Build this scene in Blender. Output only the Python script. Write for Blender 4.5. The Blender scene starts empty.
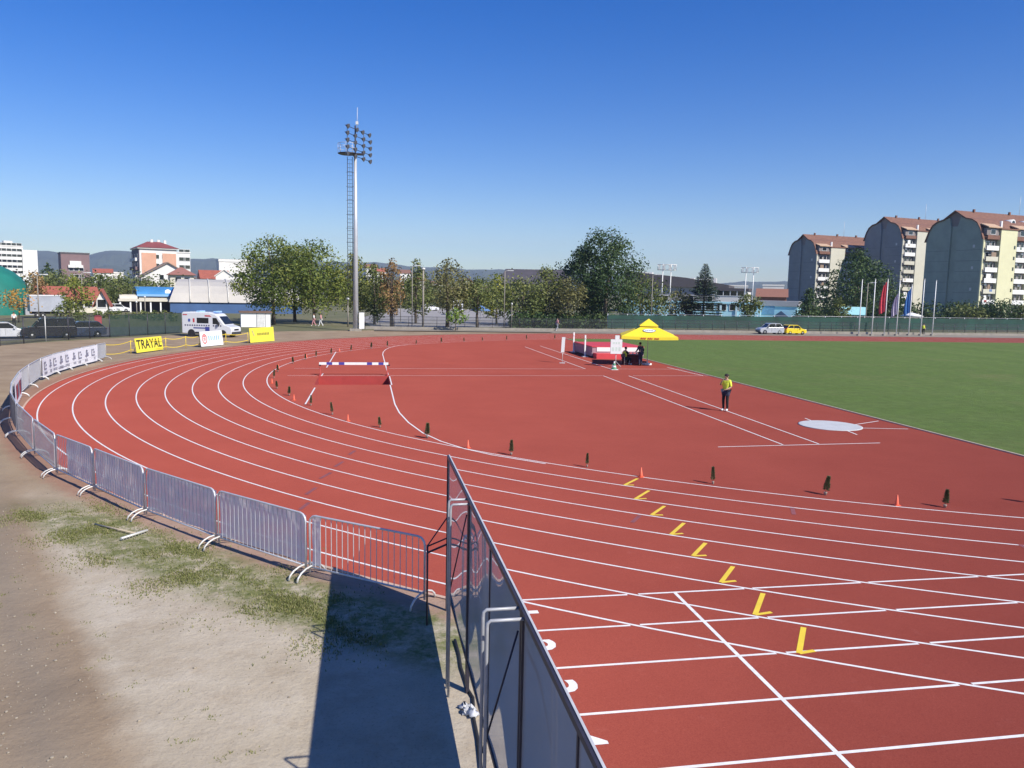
import bpy, bmesh, math, random
from mathutils import Vector, Matrix
from mathutils.geometry import tessellate_polygon
random.seed(7)
R = random.Random(11)
SC = bpy.context.scene
COL = SC.collection
PI = math.pi

# ------------------------------------------------------------------ camera
F_, PIT, ROLL, YAW = 793.01, 0.11735, 0.02029, 0.1828
CAM = Vector((-30.899, -49.038, 5.168))
cy_, sy_ = math.cos(YAW), math.sin(YAW)
FW = Vector((sy_*math.cos(PIT), cy_*math.cos(PIT), -math.sin(PIT)))
r0 = Vector((cy_, -sy_, 0)); u0 = r0.cross(FW)
RT = math.cos(ROLL)*r0 + math.sin(ROLL)*u0
UP = -math.sin(ROLL)*r0 + math.cos(ROLL)*u0
FH = Vector((sy_, cy_, 0))          # horizontal forward
RH = Vector((cy_, -sy_, 0))         # horizontal right

def ray(px, py):
    return FW + RT*((px-512)/F_) + UP*(-(py-384)/F_)
def G(px, py, z=0.0):
    d = ray(px, py); t = (z-CAM.z)/d.z
    return CAM + d*t
def AT(px, py, d):
    r = ray(px, py); return CAM + r*(d/r.dot(FH))
def XY(px, d, py=312):
    p = AT(px, py, d); return Vector((p.x, p.y, 0))
def ZT(px, py, d):
    return AT(px, py, d).z
def face_yaw(p):                     # rotation so local -y looks at the camera
    v = Vector((p.x-CAM.x, p.y-CAM.y)); return math.atan2(v.y, v.x) - PI/2

cam = bpy.data.cameras.new('camera'); co = bpy.data.objects.new('camera', cam); COL.objects.link(co)
M = Matrix.Identity(4)
for i, a in enumerate((RT, UP, -FW)):
    for j in range(3): M[j][i] = a[j]
for j in range(3): M[j][3] = CAM[j]
co.matrix_world = M
cam.sensor_fit = 'HORIZONTAL'; cam.sensor_width = 36; cam.lens = F_*36/1024
cam.clip_start = 0.1; cam.clip_end = 30000
SC.camera = co

# ------------------------------------------------------------------ materials
MATS = {}
def nodes(name):
    m = bpy.data.materials.new(name); m.use_nodes = True
    nt = m.node_tree; nt.nodes.clear()
    out = nt.nodes.new('ShaderNodeOutputMaterial')
    return m, nt, out
def mk(nt, t, **kw):
    n = nt.nodes.new(t)
    for k, v in kw.items(): setattr(n, k, v)
    return n
def noise(nt, scale, detail=4, rough=.6, vec=None):
    n = mk(nt, 'ShaderNodeTexNoise'); n.inputs['Scale'].default_value = scale
    n.inputs['Detail'].default_value = detail; n.inputs['Roughness'].default_value = rough
    if vec is not None: nt.links.new(vec, n.inputs['Vector'])
    return n.outputs['Fac']
def ramp(nt, fac, stops, interp='LINEAR'):
    n = mk(nt, 'ShaderNodeValToRGB'); e = n.color_ramp.elements
    n.color_ramp.interpolation = interp
    while len(e) < len(stops): e.new(.5)
    for k, (p, c) in enumerate(stops):
        e[k].position = p; e[k].color = (c, c, c, 1) if isinstance(c, (int, float)) else (*c, 1)
    nt.links.new(fac, n.inputs['Fac']); return n.outputs['Color']
def mix(nt, fac, a, b, mode='MIX'):
    n = mk(nt, 'ShaderNodeMix', data_type='RGBA', blend_type=mode)
    for s, v in ((n.inputs[0], fac), (n.inputs[6], a), (n.inputs[7], b)):
        if hasattr(v, 'links'): nt.links.new(v, s)
        elif isinstance(v, (int, float)) and s is n.inputs[0]: s.default_value = v
        else: s.default_value = (*v, 1)
    return n.outputs[2]
def math_(nt, op, a, b=None, clamp=False):
    n = mk(nt, 'ShaderNodeMath', operation=op, use_clamp=clamp)
    for s, v in zip(n.inputs, (a, b)):
        if v is None: continue
        if hasattr(v, 'links'): nt.links.new(v, s)
        else: s.default_value = v
    return n.outputs[0]
def mat(name, col, rough=.6, var=.15, scale=3.0, metal=0.0, bump=0.0, bscale=20., col2=None, spec=.5, coat=0, em=None):
    if name in MATS: return MATS[name]
    m, nt, out = nodes(name)
    b = mk(nt, 'ShaderNodeBsdfPrincipled'); nt.links.new(b.outputs[0], out.inputs[0])
    tc = mk(nt, 'ShaderNodeTexCoord').outputs['Object']
    f = noise(nt, scale, 5, .65, tc)
    lo = tuple(max(0, c*(1-var)) for c in col); hi = tuple(min(1, c*(1+var)) for c in (col2 or col))
    nt.links.new(ramp(nt, f, [(.3, lo), (.7, hi)]), b.inputs['Base Color'])
    b.inputs['Roughness'].default_value = rough; b.inputs['Metallic'].default_value = metal
    b.inputs['Specular IOR Level'].default_value = spec; b.inputs['Coat Weight'].default_value = coat
    if bump:
        bp = mk(nt, 'ShaderNodeBump'); bp.inputs['Strength'].default_value = bump; bp.inputs['Distance'].default_value = .02
        nt.links.new(noise(nt, bscale, 6, .7, tc), bp.inputs['Height']); nt.links.new(bp.outputs[0], b.inputs['Normal'])
    MATS[name] = m; return m
def leafmat(name, stops, transl=.25):
    if name in MATS: return MATS[name]
    m, nt, out = nodes(name)
    at = mk(nt, 'ShaderNodeAttribute', attribute_name='tint')
    c = ramp(nt, at.outputs['Fac'], stops)
    d = mk(nt, 'ShaderNodeBsdfPrincipled'); d.inputs['Roughness'].default_value = .55; d.inputs['Specular IOR Level'].default_value = .25
    t = mk(nt, 'ShaderNodeBsdfTranslucent')
    nt.links.new(c, d.inputs['Base Color']); nt.links.new(c, t.inputs['Color'])
    mx = mk(nt, 'ShaderNodeMixShader'); mx.inputs[0].default_value = transl
    nt.links.new(d.outputs[0], mx.inputs[1]); nt.links.new(t.outputs[0], mx.inputs[2]); nt.links.new(mx.outputs[0], out.inputs[0])
    MATS[name] = m; return m
def netmat(name, col, alpha, gloss=0.0, rough=.3, stripes=0):
    if name in MATS: return MATS[name]
    m, nt, out = nodes(name)
    tr = mk(nt, 'ShaderNodeBsdfTransparent'); b = mk(nt, 'ShaderNodeBsdfPrincipled')
    b.inputs['Base Color'].default_value = (*col, 1); b.inputs['Roughness'].default_value = rough
    b.inputs['Specular IOR Level'].default_value = gloss
    tc = mk(nt, 'ShaderNodeTexCoord').outputs['Object']
    f = math_(nt, 'ADD', math_(nt, 'MULTIPLY', noise(nt, 1.7, 3, .6, tc), .35), alpha-.17, True)
    mx = mk(nt, 'ShaderNodeMixShader'); nt.links.new(f, mx.inputs[0])
    nt.links.new(tr.outputs[0], mx.inputs[1]); nt.links.new(b.outputs[0], mx.inputs[2]); nt.links.new(mx.outputs[0], out.inputs[0])
    MATS[name] = m; return m

# ------------------------------------------------------------------ mesh builder
class MB:
    def __init__(s): s.v = []; s.f = []; s.mi = []; s.sm = []; s.tint = []
    def face(s, idx, m=0, smooth=False, t=0.): s.f.append(idx); s.mi.append(m); s.sm.append(smooth); s.tint.append(t)
    def poly(s, pts, m=0, t=0., smooth=False):
        n = len(s.v); s.v += [tuple(p) for p in pts]; s.face(list(range(n, n+len(pts))), m, smooth, t)
    def box(s, a, b, m=0):
        x0, y0, z0 = a; x1, y1, z1 = b; n = len(s.v)
        s.v += [(x0,y0,z0),(x1,y0,z0),(x1,y1,z0),(x0,y1,z0),(x0,y0,z1),(x1,y0,z1),(x1,y1,z1),(x0,y1,z1)]
        for q in ((0,3,2,1),(4,5,6,7),(0,1,5,4),(1,2,6,5),(2,3,7,6),(3,0,4,7)): s.face([n+i for i in q], m)
        return s
    def cbox(s, c, d, m=0): return s.box([c[i]-d[i]/2 for i in range(3)], [c[i]+d[i]/2 for i in range(3)], m)
    def tube(s, pts, rad, n=8, m=0, cap=True):
        pts = [Vector(p) for p in pts]
        if not hasattr(rad, '__len__'): rad = [rad]*len(pts)
        rings = []; prev = None
        for i, p in enumerate(pts):
            d = (pts[min(i+1, len(pts)-1)] - pts[max(i-1, 0)])
            d = d.normalized() if d.length > 1e-9 else Vector((0,0,1))
            if prev is None:
                a = Vector((0,0,1)) if abs(d.z) < .9 else Vector((1,0,0)); x = d.cross(a).normalized()
            else:
                x = prev - d*prev.dot(d); x = x.normalized() if x.length > 1e-6 else d.orthogonal().normalized()
            prev = x; y = d.cross(x); k = len(s.v)
            s.v += [tuple(p + (x*math.cos(2*PI*j/n) + y*math.sin(2*PI*j/n))*rad[i]) for j in range(n)]
            rings.append(k)
        for a, b in zip(rings, rings[1:]):
            for j in range(n): s.face([a+j, a+(j+1)%n, b+(j+1)%n, b+j], m, True)
        if cap:
            s.face([rings[0]+j for j in range(n)][::-1], m); s.face([rings[-1]+j for j in range(n)], m)
        return s
    def lathe(s, prof, n=16, c=(0,0,0), m=0):
        rings = []
        for r, z in prof:
            rings.append(len(s.v)); s.v += [(c[0]+r*math.cos(2*PI*j/n), c[1]+r*math.sin(2*PI*j/n), c[2]+z) for j in range(n)]
        for a, b in zip(rings, rings[1:]):
            for j in range(n): s.face([a+j, a+(j+1)%n, b+(j+1)%n, b+j], m, True)
        s.face([rings[0]+j for j in range(n)][::-1], m); s.face([rings[-1]+j for j in range(n)], m)
        return s
    def prism(s, prof, x0, x1, axis='x', m=0, mside=None):
        """closed profile (a,b) extruded along an axis; profile = (y,z) for x, (x,z) for y, (x,y) for z"""
        def P(a, b, t): return (t,a,b) if axis == 'x' else (a,t,b) if axis == 'y' else (a,b,t)
        n = len(s.v); k = len(prof)
        s.v += [P(a,b,x0) for a,b in prof] + [P(a,b,x1) for a,b in prof]
        for i in range(k): s.face([n+i, n+(i+1)%k, n+k+(i+1)%k, n+k+i], m if mside is None or isinstance(mside, int) else mside[i])
        tris = tessellate_polygon([[Vector((a,b,0)) for a,b in prof]])
        mm = m if not isinstance(mside, int) else mside
        for t in tris: s.face([n+i for i in t][::-1], mm); s.face([n+k+i for i in t], mm)
        return s
    def xf(s, mtx, start=0):
        s.v[start:] = [tuple(mtx @ Vector(p)) for p in s.v[start:]]; return s
    def mesh(s, name, mats, tint=False, fixn=True):
        me = bpy.data.meshes.new(name); me.from_pydata(s.v, [], s.f)
        for m in (mats if isinstance(mats, (list, tuple)) else [mats]): me.materials.append(m)
        me.polygons.foreach_set('material_index', s.mi); me.polygons.foreach_set('use_smooth', s.sm)
        if tint:
            a = me.attributes.new('tint', 'FLOAT', 'FACE'); a.data.foreach_set('value', s.tint)
        elif fixn:
            bm = bmesh.new(); bm.from_mesh(me); bmesh.ops.recalc_face_normals(bm, faces=bm.faces); bm.to_mesh(me); bm.free()
        me.update(); return me
    def build(s, name, mats, parent=None, tint=False, loc=None, rz=None, fixn=True):
        return link(name, s.mesh(name, mats, tint, fixn), parent, loc, rz)
def link(name, me, parent=None, loc=None, rz=None):
    o = bpy.data.objects.new(name, me); COL.objects.link(o)
    if parent: o.parent = parent
    if loc is not None: o.location = loc
    if rz is not None: o.rotation_euler = (0,0,rz)
    return o
def tag(o, label=None, cat=None, group=None, kind=None):
    if label: o['label'] = label
    if cat: o['category'] = cat
    if group: o['group'] = group
    if kind: o['kind'] = kind
    return o
def thing(name, label, cat, loc=(0,0,0), rz=0, group=None):
    o = bpy.data.objects.new(name, None); COL.objects.link(o); o.empty_display_size = .3
    o.location = loc; o.rotation_euler = (0,0,rz); return tag(o, label, cat, group)
def rot2(a): return Matrix.Rotation(a, 4, 'Z')
ORD = ['first','second','third','fourth','fifth','sixth','seventh','eighth','ninth','tenth','eleventh','twelfth','thirteenth','fourteenth','fifteenth','sixteenth','seventeenth','eighteenth','nineteenth','twentieth','twenty-first','twenty-second','twenty-third','twenty-fourth']

# ------------------------------------------------------------------ world and sun
SUN = Vector((.74, -.88, 1.0)).normalized()
el = math.asin(SUN.z)
w = bpy.data.worlds.new('World'); SC.world = w; w.use_nodes = True
nt = w.node_tree; nt.nodes.clear()
sky = nt.nodes.new('ShaderNodeTexSky'); sky.sky_type = 'NISHITA'; sky.sun_disc = False
sky.sun_elevation = el; sky.sun_rotation = math.atan2(SUN.x, SUN.y)
sky.altitude = 200; sky.air_density = 1.0; sky.dust_density = .2; sky.ozone_density = 3.0
hs = nt.nodes.new('ShaderNodeHueSaturation'); hs.inputs['Saturation'].default_value = 1.5; hs.inputs['Hue'].default_value = .521
bg = nt.nodes.new('ShaderNodeBackground'); bg.inputs['Strength'].default_value = .106
wo = nt.nodes.new('ShaderNodeOutputWorld')
nt.links.new(sky.outputs[0], hs.inputs['Color']); nt.links.new(hs.outputs[0], bg.inputs['Color']); nt.links.new(bg.outputs[0], wo.inputs[0])
ld = bpy.data.lights.new('sun', 'SUN'); ld.energy = 5.0; ld.angle = math.radians(.55); ld.color = (1, .94, .84)
lo = bpy.data.objects.new('sun', ld); COL.objects.link(lo)
lo.rotation_euler = (-SUN).to_track_quat('-Z', 'Y').to_euler(); lo.location = (0, 0, 60)
SC.view_settings.view_transform = 'Standard'; SC.view_settings.look = 'None'; SC.view_settings.exposure = .36; SC.view_settings.gamma = 1

# ------------------------------------------------------------------ base materials
STEEL = mat('galvanised_steel', (.60,.61,.64), .42, .1, 8, .3)
STEELW = mat('pale_steel', (.62,.62,.60), .5, .1, 6, .2)
DARKST = mat('dark_frame_steel', (.05,.045,.06), .45, .2, 8, .3)
WHITEP = mat('white_paint', (.80,.80,.78), .45, .05, 3)
BLACK = mat('black_rubber', (.02,.02,.021), .7, .2, 6)
GLASSD = mat('dark_glass', (.015,.018,.022), .08, .2, 2, 0, spec=.8)
YELLOW = mat('yellow_paint', (.80,.58,.04), .5, .08, 3)
BARK = mat('bark', (.13,.10,.075), .9, .35, 6, bump=.6, bscale=14)
CONC = mat('concrete', (.28,.255,.215), .85, .18, 1.2, bump=.2)
WOOD = mat('weathered_wood', (.33,.24,.15), .8, .2, 9)
REDT = mat('red_vinyl', (.62,.05,.06), .5, .1, 3)
SKIN = mat('skin', (.52,.31,.21), .55, .06, 6)
HAIR = mat('dark_hair', (.025,.018,.014), .7, .3, 20)
HIVIS = mat('hi_vis_yellow', (.72,.82,.06), .7, .06, 8)
NAVY = mat('navy_cloth', (.03,.035,.07), .85, .15, 8)
BLACKC = mat('black_cloth', (.018,.017,.018), .9, .2, 8)
TERRA = mat('terracotta_tiles', (.19,.090,.058), .8, .28, 1.6, bump=.5, bscale=9)
REDROOF = mat('bright_red_tiles', (.33,.095,.06), .8, .2, 1.2)

# ------------------------------------------------------------------ ground
def worldpos(nt):
    g = mk(nt, 'ShaderNodeNewGeometry'); return g.outputs['Position']
def groundmat():
    m, nt, out = nodes('far_ground')
    b = mk(nt, 'ShaderNodeBsdfPrincipled'); nt.links.new(b.outputs[0], out.inputs[0]); b.inputs['Roughness'].default_value = .95
    p = worldpos(nt)
    c = ramp(nt, noise(nt, .05, 6, .7, p), [(.3, (.085,.10,.04)), (.5, (.15,.14,.065)), (.68, (.22,.18,.11))])
    c = mix(nt, ramp(nt, noise(nt, 1.5, 5, .7, p), [(.35, 0.), (.7, .5)]), c, (.07,.09,.03))
    nt.links.new(c, b.inputs['Base Color']); return m
PX0, PX1, PY0, PY1 = -33.62, -29.62, -6.25, -2.05       # water jump pit
g = MB()
xs = [-9000, PX0, PX1, 9000]; ys = [-9000, PY0, PY1, 9000]
for i in range(3):
    for j in range(3):
        if i == 1 and j == 1: continue
        g.poly([(xs[i],ys[j],0),(xs[i+1],ys[j],0),(xs[i+1],ys[j+1],0),(xs[i],ys[j+1],0)])
tag(g.build('ground', groundmat()), 'flat grassy ground reaching the horizon', 'ground', kind='structure')

def arc(r, a0, a1, n, z=0.):
    return [(r*math.cos(a0+(a1-a0)*i/n), r*math.sin(a0+(a1-a0)*i/n), z) for i in range(n+1)]
def filled(loops, z):
    """planar region with holes"""
    L = [[Vector((p[0], p[1], 0)) for p in l] for l in loops]; flat = [p for l in L for p in l]
    bm = bmesh.new(); vs = [bm.verts.new((p.x, p.y, z)) for p in flat]
    for t in tessellate_polygon(L):
        if len(set(t)) == 3:
            try: bm.faces.new([vs[i] for i in t])
            except ValueError: pass
    bm.normal_update()
    for f in bm.faces:
        if f.normal.z < 0: f.normal_flip()
    return bm
def bm_obj(bm, name, m):
    me = bpy.data.meshes.new(name); bm.to_mesh(me); bm.free(); me.materials.append(m); return link(name, me)

def dirtmat():
    m, nt, out = nodes('yard_dirt')
    b = mk(nt, 'ShaderNodeBsdfPrincipled'); nt.links.new(b.outputs[0], out.inputs[0]); b.inputs['Roughness'].default_value = .95; b.inputs['Specular IOR Level'].default_value = .15
    p = worldpos(nt)
    sep = mk(nt, 'ShaderNodeSeparateXYZ'); nt.links.new(p, sep.inputs[0]); X, Y = sep.outputs[0], sep.outputs[1]
    rad = math_(nt, 'SQRT', math_(nt, 'ADD', math_(nt, 'MULTIPLY', X, X), math_(nt, 'MULTIPLY', Y, Y)))
    wob = math_(nt, 'MULTIPLY', math_(nt, 'SUBTRACT', noise(nt, .55, 5, .65, p), .5), 3.2)
    wob2 = math_(nt, 'MULTIPLY', math_(nt, 'SUBTRACT', noise(nt, 2.3, 5, .7, p), .5), 2.2)
    # base brown, with broad tonal patches
    brown = ramp(nt, noise(nt, .45, 6, .65, p), [(.28, (.235,.172,.112)), (.5, (.31,.232,.153)), (.72, (.365,.282,.19))])
    sand = ramp(nt, noise(nt, .9, 6, .7, p), [(.3, (.385,.325,.24)), (.55, (.465,.405,.312)), (.75, (.53,.475,.385))])
    # paler worn ground to the right of an old wheel track
    sd = math_(nt, 'ADD', math_(nt, 'MULTIPLY', math_(nt, 'ADD', X, 33.35), .90), math_(nt, 'MULTIPLY', math_(nt, 'ADD', Y, 40.5), .436))
    sd = math_(nt, 'ADD', sd, math_(nt, 'MULTIPLY', wob, .28))
    f1 = math_(nt, 'MULTIPLY', math_(nt, 'ADD', sd, .12), 2.2, True)
    f1 = math_(nt, 'MULTIPLY', f1, math_(nt, 'MULTIPLY', math_(nt, 'SUBTRACT', -27.0, Y), .25, True))
    f1 = math_(nt, 'MULTIPLY', f1, ramp(nt, noise(nt, 1.3, 6, .7, p), [(.28, .55), (.5, 1.)]))
    # darker, gravelly strip beside it
    f2 = math_(nt, 'SUBTRACT', 1.0, math_(nt, 'MULTIPLY', math_(nt, 'ABSOLUTE', math_(nt, 'ADD', sd, .75)), 1.3, True), True)
    brown = mix(nt, math_(nt, 'MULTIPLY', f2, .55), brown, (.215,.185,.148))
    c = mix(nt, f1, brown, sand)
    # reddish spilt granulate near the track rim
    fr = math_(nt, 'MULTIPLY', math_(nt, 'SUBTRACT', 47.75, math_(nt, 'ADD', rad, math_(nt, 'MULTIPLY', wob2, .35))), 2.5, True)
    c = mix(nt, math_(nt, 'MULTIPLY', fr, .55), c, (.30,.13,.09))
    # grass patches along the barriers
    dg = math_(nt, 'SUBTRACT', math_(nt, 'ADD', rad, math_(nt, 'MULTIPLY', wob, .3)), 48.2)
    fg = math_(nt, 'SUBTRACT', 1.0, math_(nt, 'MULTIPLY', math_(nt, 'SUBTRACT', math_(nt, 'ABSOLUTE', dg), .5), 1.9, True), True)
    fg = math_(nt, 'MULTIPLY', fg, math_(nt, 'MULTIPLY', math_(nt, 'SUBTRACT', -28.6, Y), .45, True))
    fg = math_(nt, 'MULTIPLY', fg, ramp(nt, noise(nt, 2.2, 6, .75, p), [(.36, 0.), (.56, 1.)]))
    fg = math_(nt, 'MULTIPLY', fg, .92)
    c = mix(nt, fg, c, ramp(nt, noise(nt, 9, 4, .7, p), [(.3, (.085,.11,.028)), (.7, (.19,.20,.07))]))
    # fine grain, pebbles and dark crumbs
    c = mix(nt, ramp(nt, noise(nt, 26, 6, .8, p), [(.34, .45), (.46, 0.)]), c, (.16,.12,.085))
    v = mk(nt, 'ShaderNodeTexVoronoi'); v.inputs['Scale'].default_value = 9; nt.links.new(p, v.inputs['Vector'])
    c = mix(nt, math_(nt, 'MULTIPLY', ramp(nt, v.outputs['Distance'], [(.06, 1.), (.12, 0.)]), ramp(nt, noise(nt, 1.1, 3, .6, p), [(.5, 0.), (.66, .7)])), c, (.44,.39,.32))
    nt.links.new(c, b.inputs['Base Color'])
    bp = mk(nt, 'ShaderNodeBump'); bp.inputs['Strength'].default_value = .5; bp.inputs['Distance'].default_value = .04
    h = math_(nt, 'ADD', noise(nt, 9, 10, .68, p), math_(nt, 'MULTIPLY', noise(nt, 1.8, 4, .6, p), 1.6))
    nt.links.new(h, bp.inputs['Height']); nt.links.new(bp.outputs[0], b.inputs['Normal'])
    return m
DIRT = dirtmat()
far_edge = [G(x, y) for x, y in ((0,345.5),(40,342.5),(110,338.5),(180,335),(240,332.5),(300,331))]
loop = [(-90,-75,0),(-20,-75,0),(-20,-44.5,0)] + [p for p in arc(44.6, math.radians(-116), math.radians(-260), 40)] + [(-8,49.0,0),(-30,49.2,0)] + [(p.x,p.y,0) for p in far_edge[::-1]] + [(-78,12,0),(-90,-10,0)]
tag(bm_obj(filled([loop], .004), 'dirt_yard', DIRT), 'bare brown and sandy dirt yard outside the track bend', 'yard', kind='structure')

# track -------------------------------------------------------------
def trackmat():
    m, nt, out = nodes('red_rubber')
    p = worldpos(nt)
    base = ramp(nt, noise(nt, .35, 6, .65, p), [(.3, (.272,.062,.044)), (.7, (.318,.075,.053))])
    base = mix(nt, ramp(nt, noise(nt, 3.1, 6, .7, p), [(.60, 0.), (.74, .22)]), base, (.40,.15,.125))
    base = mix(nt, ramp(nt, noise(nt, .9, 5, .75, p), [(.62, 0.), (.75, .22)]), base, (.22,.055,.055))
    base = mix(nt, ramp(nt, noise(nt, 60, 4, .85, p), [(.36, .55), (.58, 0.)]), base, (.17,.028,.024))
    base = mix(nt, ramp(nt, noise(nt, 45, 2, .8, p), [(.62, 0.), (.75, .35)]), base, (.45,.16,.13))
    sc = mk(nt, 'ShaderNodeMapping'); nt.links.new(p, sc.inputs[0]); sc.inputs['Scale'].default_value = (.5, 2.2, 1); sc.inputs['Rotation'].default_value = (0,0,.35)
    base = mix(nt, ramp(nt, noise(nt, 1.7, 7, .8, sc.outputs[0]), [(.66, 0.), (.74, .30)]), base, (.42,.20,.17))
    d = mk(nt, 'ShaderNodeBsdfDiffuse'); d.inputs['Roughness'].default_value = 1.0; nt.links.new(base, d.inputs['Color'])
    gl = mk(nt, 'ShaderNodeBsdfGlossy'); gl.inputs['Roughness'].default_value = .55; gl.inputs['Color'].default_value = (.5,.5,.5,1)
    bp = mk(nt, 'ShaderNodeBump'); bp.inputs['Strength'].default_value = .45; bp.inputs['Distance'].default_value = .006
    nt.links.new(noise(nt, 140, 3, .8, p), bp.inputs['Height'])
    nt.links.new(bp.outputs[0], d.inputs['Normal']); nt.links.new(bp.outputs[0], gl.inputs['Normal'])
    mx = mk(nt, 'ShaderNodeMixShader'); mx.inputs[0].default_value = .025
    nt.links.new(d.outputs[0], mx.inputs[1]); nt.links.new(gl.outputs[0], mx.inputs[2]); nt.links.new(mx.outputs[0], out.inputs[0])
    return m
RED = trackmat()
ZR, ZG, ZL = .010, .016, .0120
RO = 46.78
XE = 84.39
a_end = -PI + math.acos(29.30/RO)          # where the outer rim meets the screen line
outer = [(p[0],p[1],0) for p in arc(RO, -PI+math.acos(29.30/RO), -1.5*PI, 110)]
outer += [(XE, RO, 0)] + [(XE+p[0], p[1], 0) for p in arc(RO, PI/2, -PI/2, 50)] + [(XE,-48.3,0),(-29.30,-48.3,0),(-29.30,-42.0,0)]
infield = [(-9.30,35.9,0),(-9.30,-35.9,0),(XE,-35.9,0)] + [(XE+p[0],p[1],0) for p in arc(35.9, -PI/2, PI/2, 40)]
pit = [(PX0,PY0,0),(PX1,PY0,0),(PX1,PY1,0),(PX0,PY1,0)]
tag(bm_obj(filled([outer, pit], ZR), 'running_track', RED), 'red rubber running track and semicircular field event area', 'track', kind='structure')
def grassmat():
    m, nt, out = nodes('infield_turf')
    b = mk(nt, 'ShaderNodeBsdfPrincipled'); nt.links.new(b.outputs[0], out.inputs[0]); b.inputs['Roughness'].default_value = .8; b.inputs['Specular IOR Level'].default_value = .2
    p = worldpos(nt)
    st = mk(nt, 'ShaderNodeMapping'); nt.links.new(p, st.inputs[0]); st.inputs['Scale'].default_value = (1.0, .18, 1); st.inputs['Rotation'].default_value = (0,0,.25)
    c = ramp(nt, noise(nt, .35, 5, .6, st.outputs[0]), [(.3, (.118,.190,.034)), (.7, (.165,.248,.054))])
    wv = mk(nt, 'ShaderNodeTexWave'); wv.wave_type = 'BANDS'; wv.bands_direction = 'Y'; wv.inputs['Scale'].default_value = .075; wv.inputs['Distortion'].default_value = .6; nt.links.new(p, wv.inputs['Vector'])
    c = mix(nt, ramp(nt, wv.outputs['Fac'], [(.42, 0.), (.58, .22)]), c, (.175,.215,.07))
    c = mix(nt, ramp(nt, noise(nt, 1.6, 6, .75, p), [(.42, .6), (.6, 0.)]), c, (.10,.14,.03))
    c = mix(nt, ramp(nt, noise(nt, .13, 7, .75, p), [(.54, 0.), (.68, .45)]), c, (.23,.21,.085))
    c = mix(nt, ramp(nt, noise(nt, .6, 6, .8, p), [(.58, 0.), (.72, .45)]), c, (.21,.21,.075))
    c = mix(nt, ramp(nt, noise(nt, 22, 4, .8, p), [(.35, .5), (.6, 0.)]), c, (.06,.095,.022))
    nt.links.new(c, b.inputs['Base Color'])
    bp = mk(nt, 'ShaderNodeBump'); bp.inputs['Strength'].default_value = 1; bp.inputs['Distance'].default_value = .06
    nt.links.new(noise(nt, 16, 6, .8, p), bp.inputs['Height']); nt.links.new(bp.outputs[0], b.inputs['Normal'])
    return m
TURF = grassmat()
tag(bm_obj(filled([infield], ZG), 'infield_grass', TURF), 'mown green grass field inside the track', 'grass field', kind='structure')
e = MB(); e.box((-9.38,-35.9,ZR), (-9.30,35.9,.05))
tag(e.build('field_kerb', mat('kerb_pale', (.50,.42,.33), .8)), 'thin pale kerb along the edge of the grass field', 'kerb', kind='structure')
# rim of the track: pale strip
def ring(mb, r0, r1, a0, a1, n, z, m=0):
    A = arc(r0, a0, a1, n, z); B = arc(r1, a0, a1, n, z)
    for i in range(n): mb.poly([A[i], A[i+1], B[i+1], B[i]], m)
e = MB(); ring(e, RO-.01, RO+.06, a_end-.0, -1.5*PI, 140, .03); ring(e, RO+.06, RO+.07, a_end, -1.5*PI, 140, .03)
A0 = arc(RO+.06, a_end, -1.5*PI, 140, .03); B0 = arc(RO+.06, a_end, -1.5*PI, 140, 0)
for i in range(140): e.poly([A0[i],A0[i+1],B0[i+1],B0[i]])
tag(e.build('track_edging', mat('edging', (.52,.36,.27), .8)), 'pale edging strip round the outer rim of the track', 'edging', kind='structure')

# water jump pit -----------------------------------------------------
PIT_M = mat('pit_red', (.34,.042,.036), .8, .12, 2)
e = MB(); dz = -.75
e.poly([(PX0,PY1,ZR),(PX1,PY1,ZR),(PX1,PY1,dz),(PX0,PY1,dz)]); e.poly([(PX0,PY1,dz),(PX1,PY1,dz),(PX1,PY0,-.02),(PX0,PY0,-.02)])
e.poly([(PX0,PY1,ZR),(PX0,PY1,dz),(PX0,PY0,-.02),(PX0,PY0,ZR)]); e.poly([(PX1,PY1,ZR),(PX1,PY1,dz),(PX1,PY0,-.02),(PX1,PY0,ZR)])
e.poly([(PX0,PY0,ZR),(PX1,PY0,ZR),(PX1,PY0,-.02),(PX0,PY0,-.02)])
tag(e.build('water_jump_pit', PIT_M, fixn=False), 'sunken dry water jump pit with dark red walls behind the striped barrier', 'pit', kind='structure')

# markings -------------------------------------------------------------
LANE = mat('line_paint', (.74,.73,.71), .7, .12, 9)
mk_ = MB()
def strip(mb, pts, wd, z=ZL, m=0):
    pts = [Vector((p[0], p[1], 0)) for p in pts]; L = []; Rr = []
    for i, p in enumerate(pts):
        d = (pts[min(i+1, len(pts)-1)] - pts[max(i-1, 0)]).normalized(); n = Vector((-d.y, d.x, 0))*wd/2
        L.append((p.x+n.x, p.y+n.y, z)); Rr.append((p.x-n.x, p.y-n.y, z))
    for i in range(len(pts)-1): mb.poly([L[i], Rr[i], Rr[i+1], L[i+1]], m)
R0, LW, WD = 36.5, 1.22, .052
A_IN = math.radians(-90)
for k in range(9):
    r = R0 + LW*k
    a0 = -PI/2
    a_lim = -PI + math.acos(min(1, 29.2/r)) if r > 46.2 else a0
    strip(mk_, arc(r, a0, -1.5*PI, 170), WD)
    strip(mk_, [(0, r), (XE, r)], WD)
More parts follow.
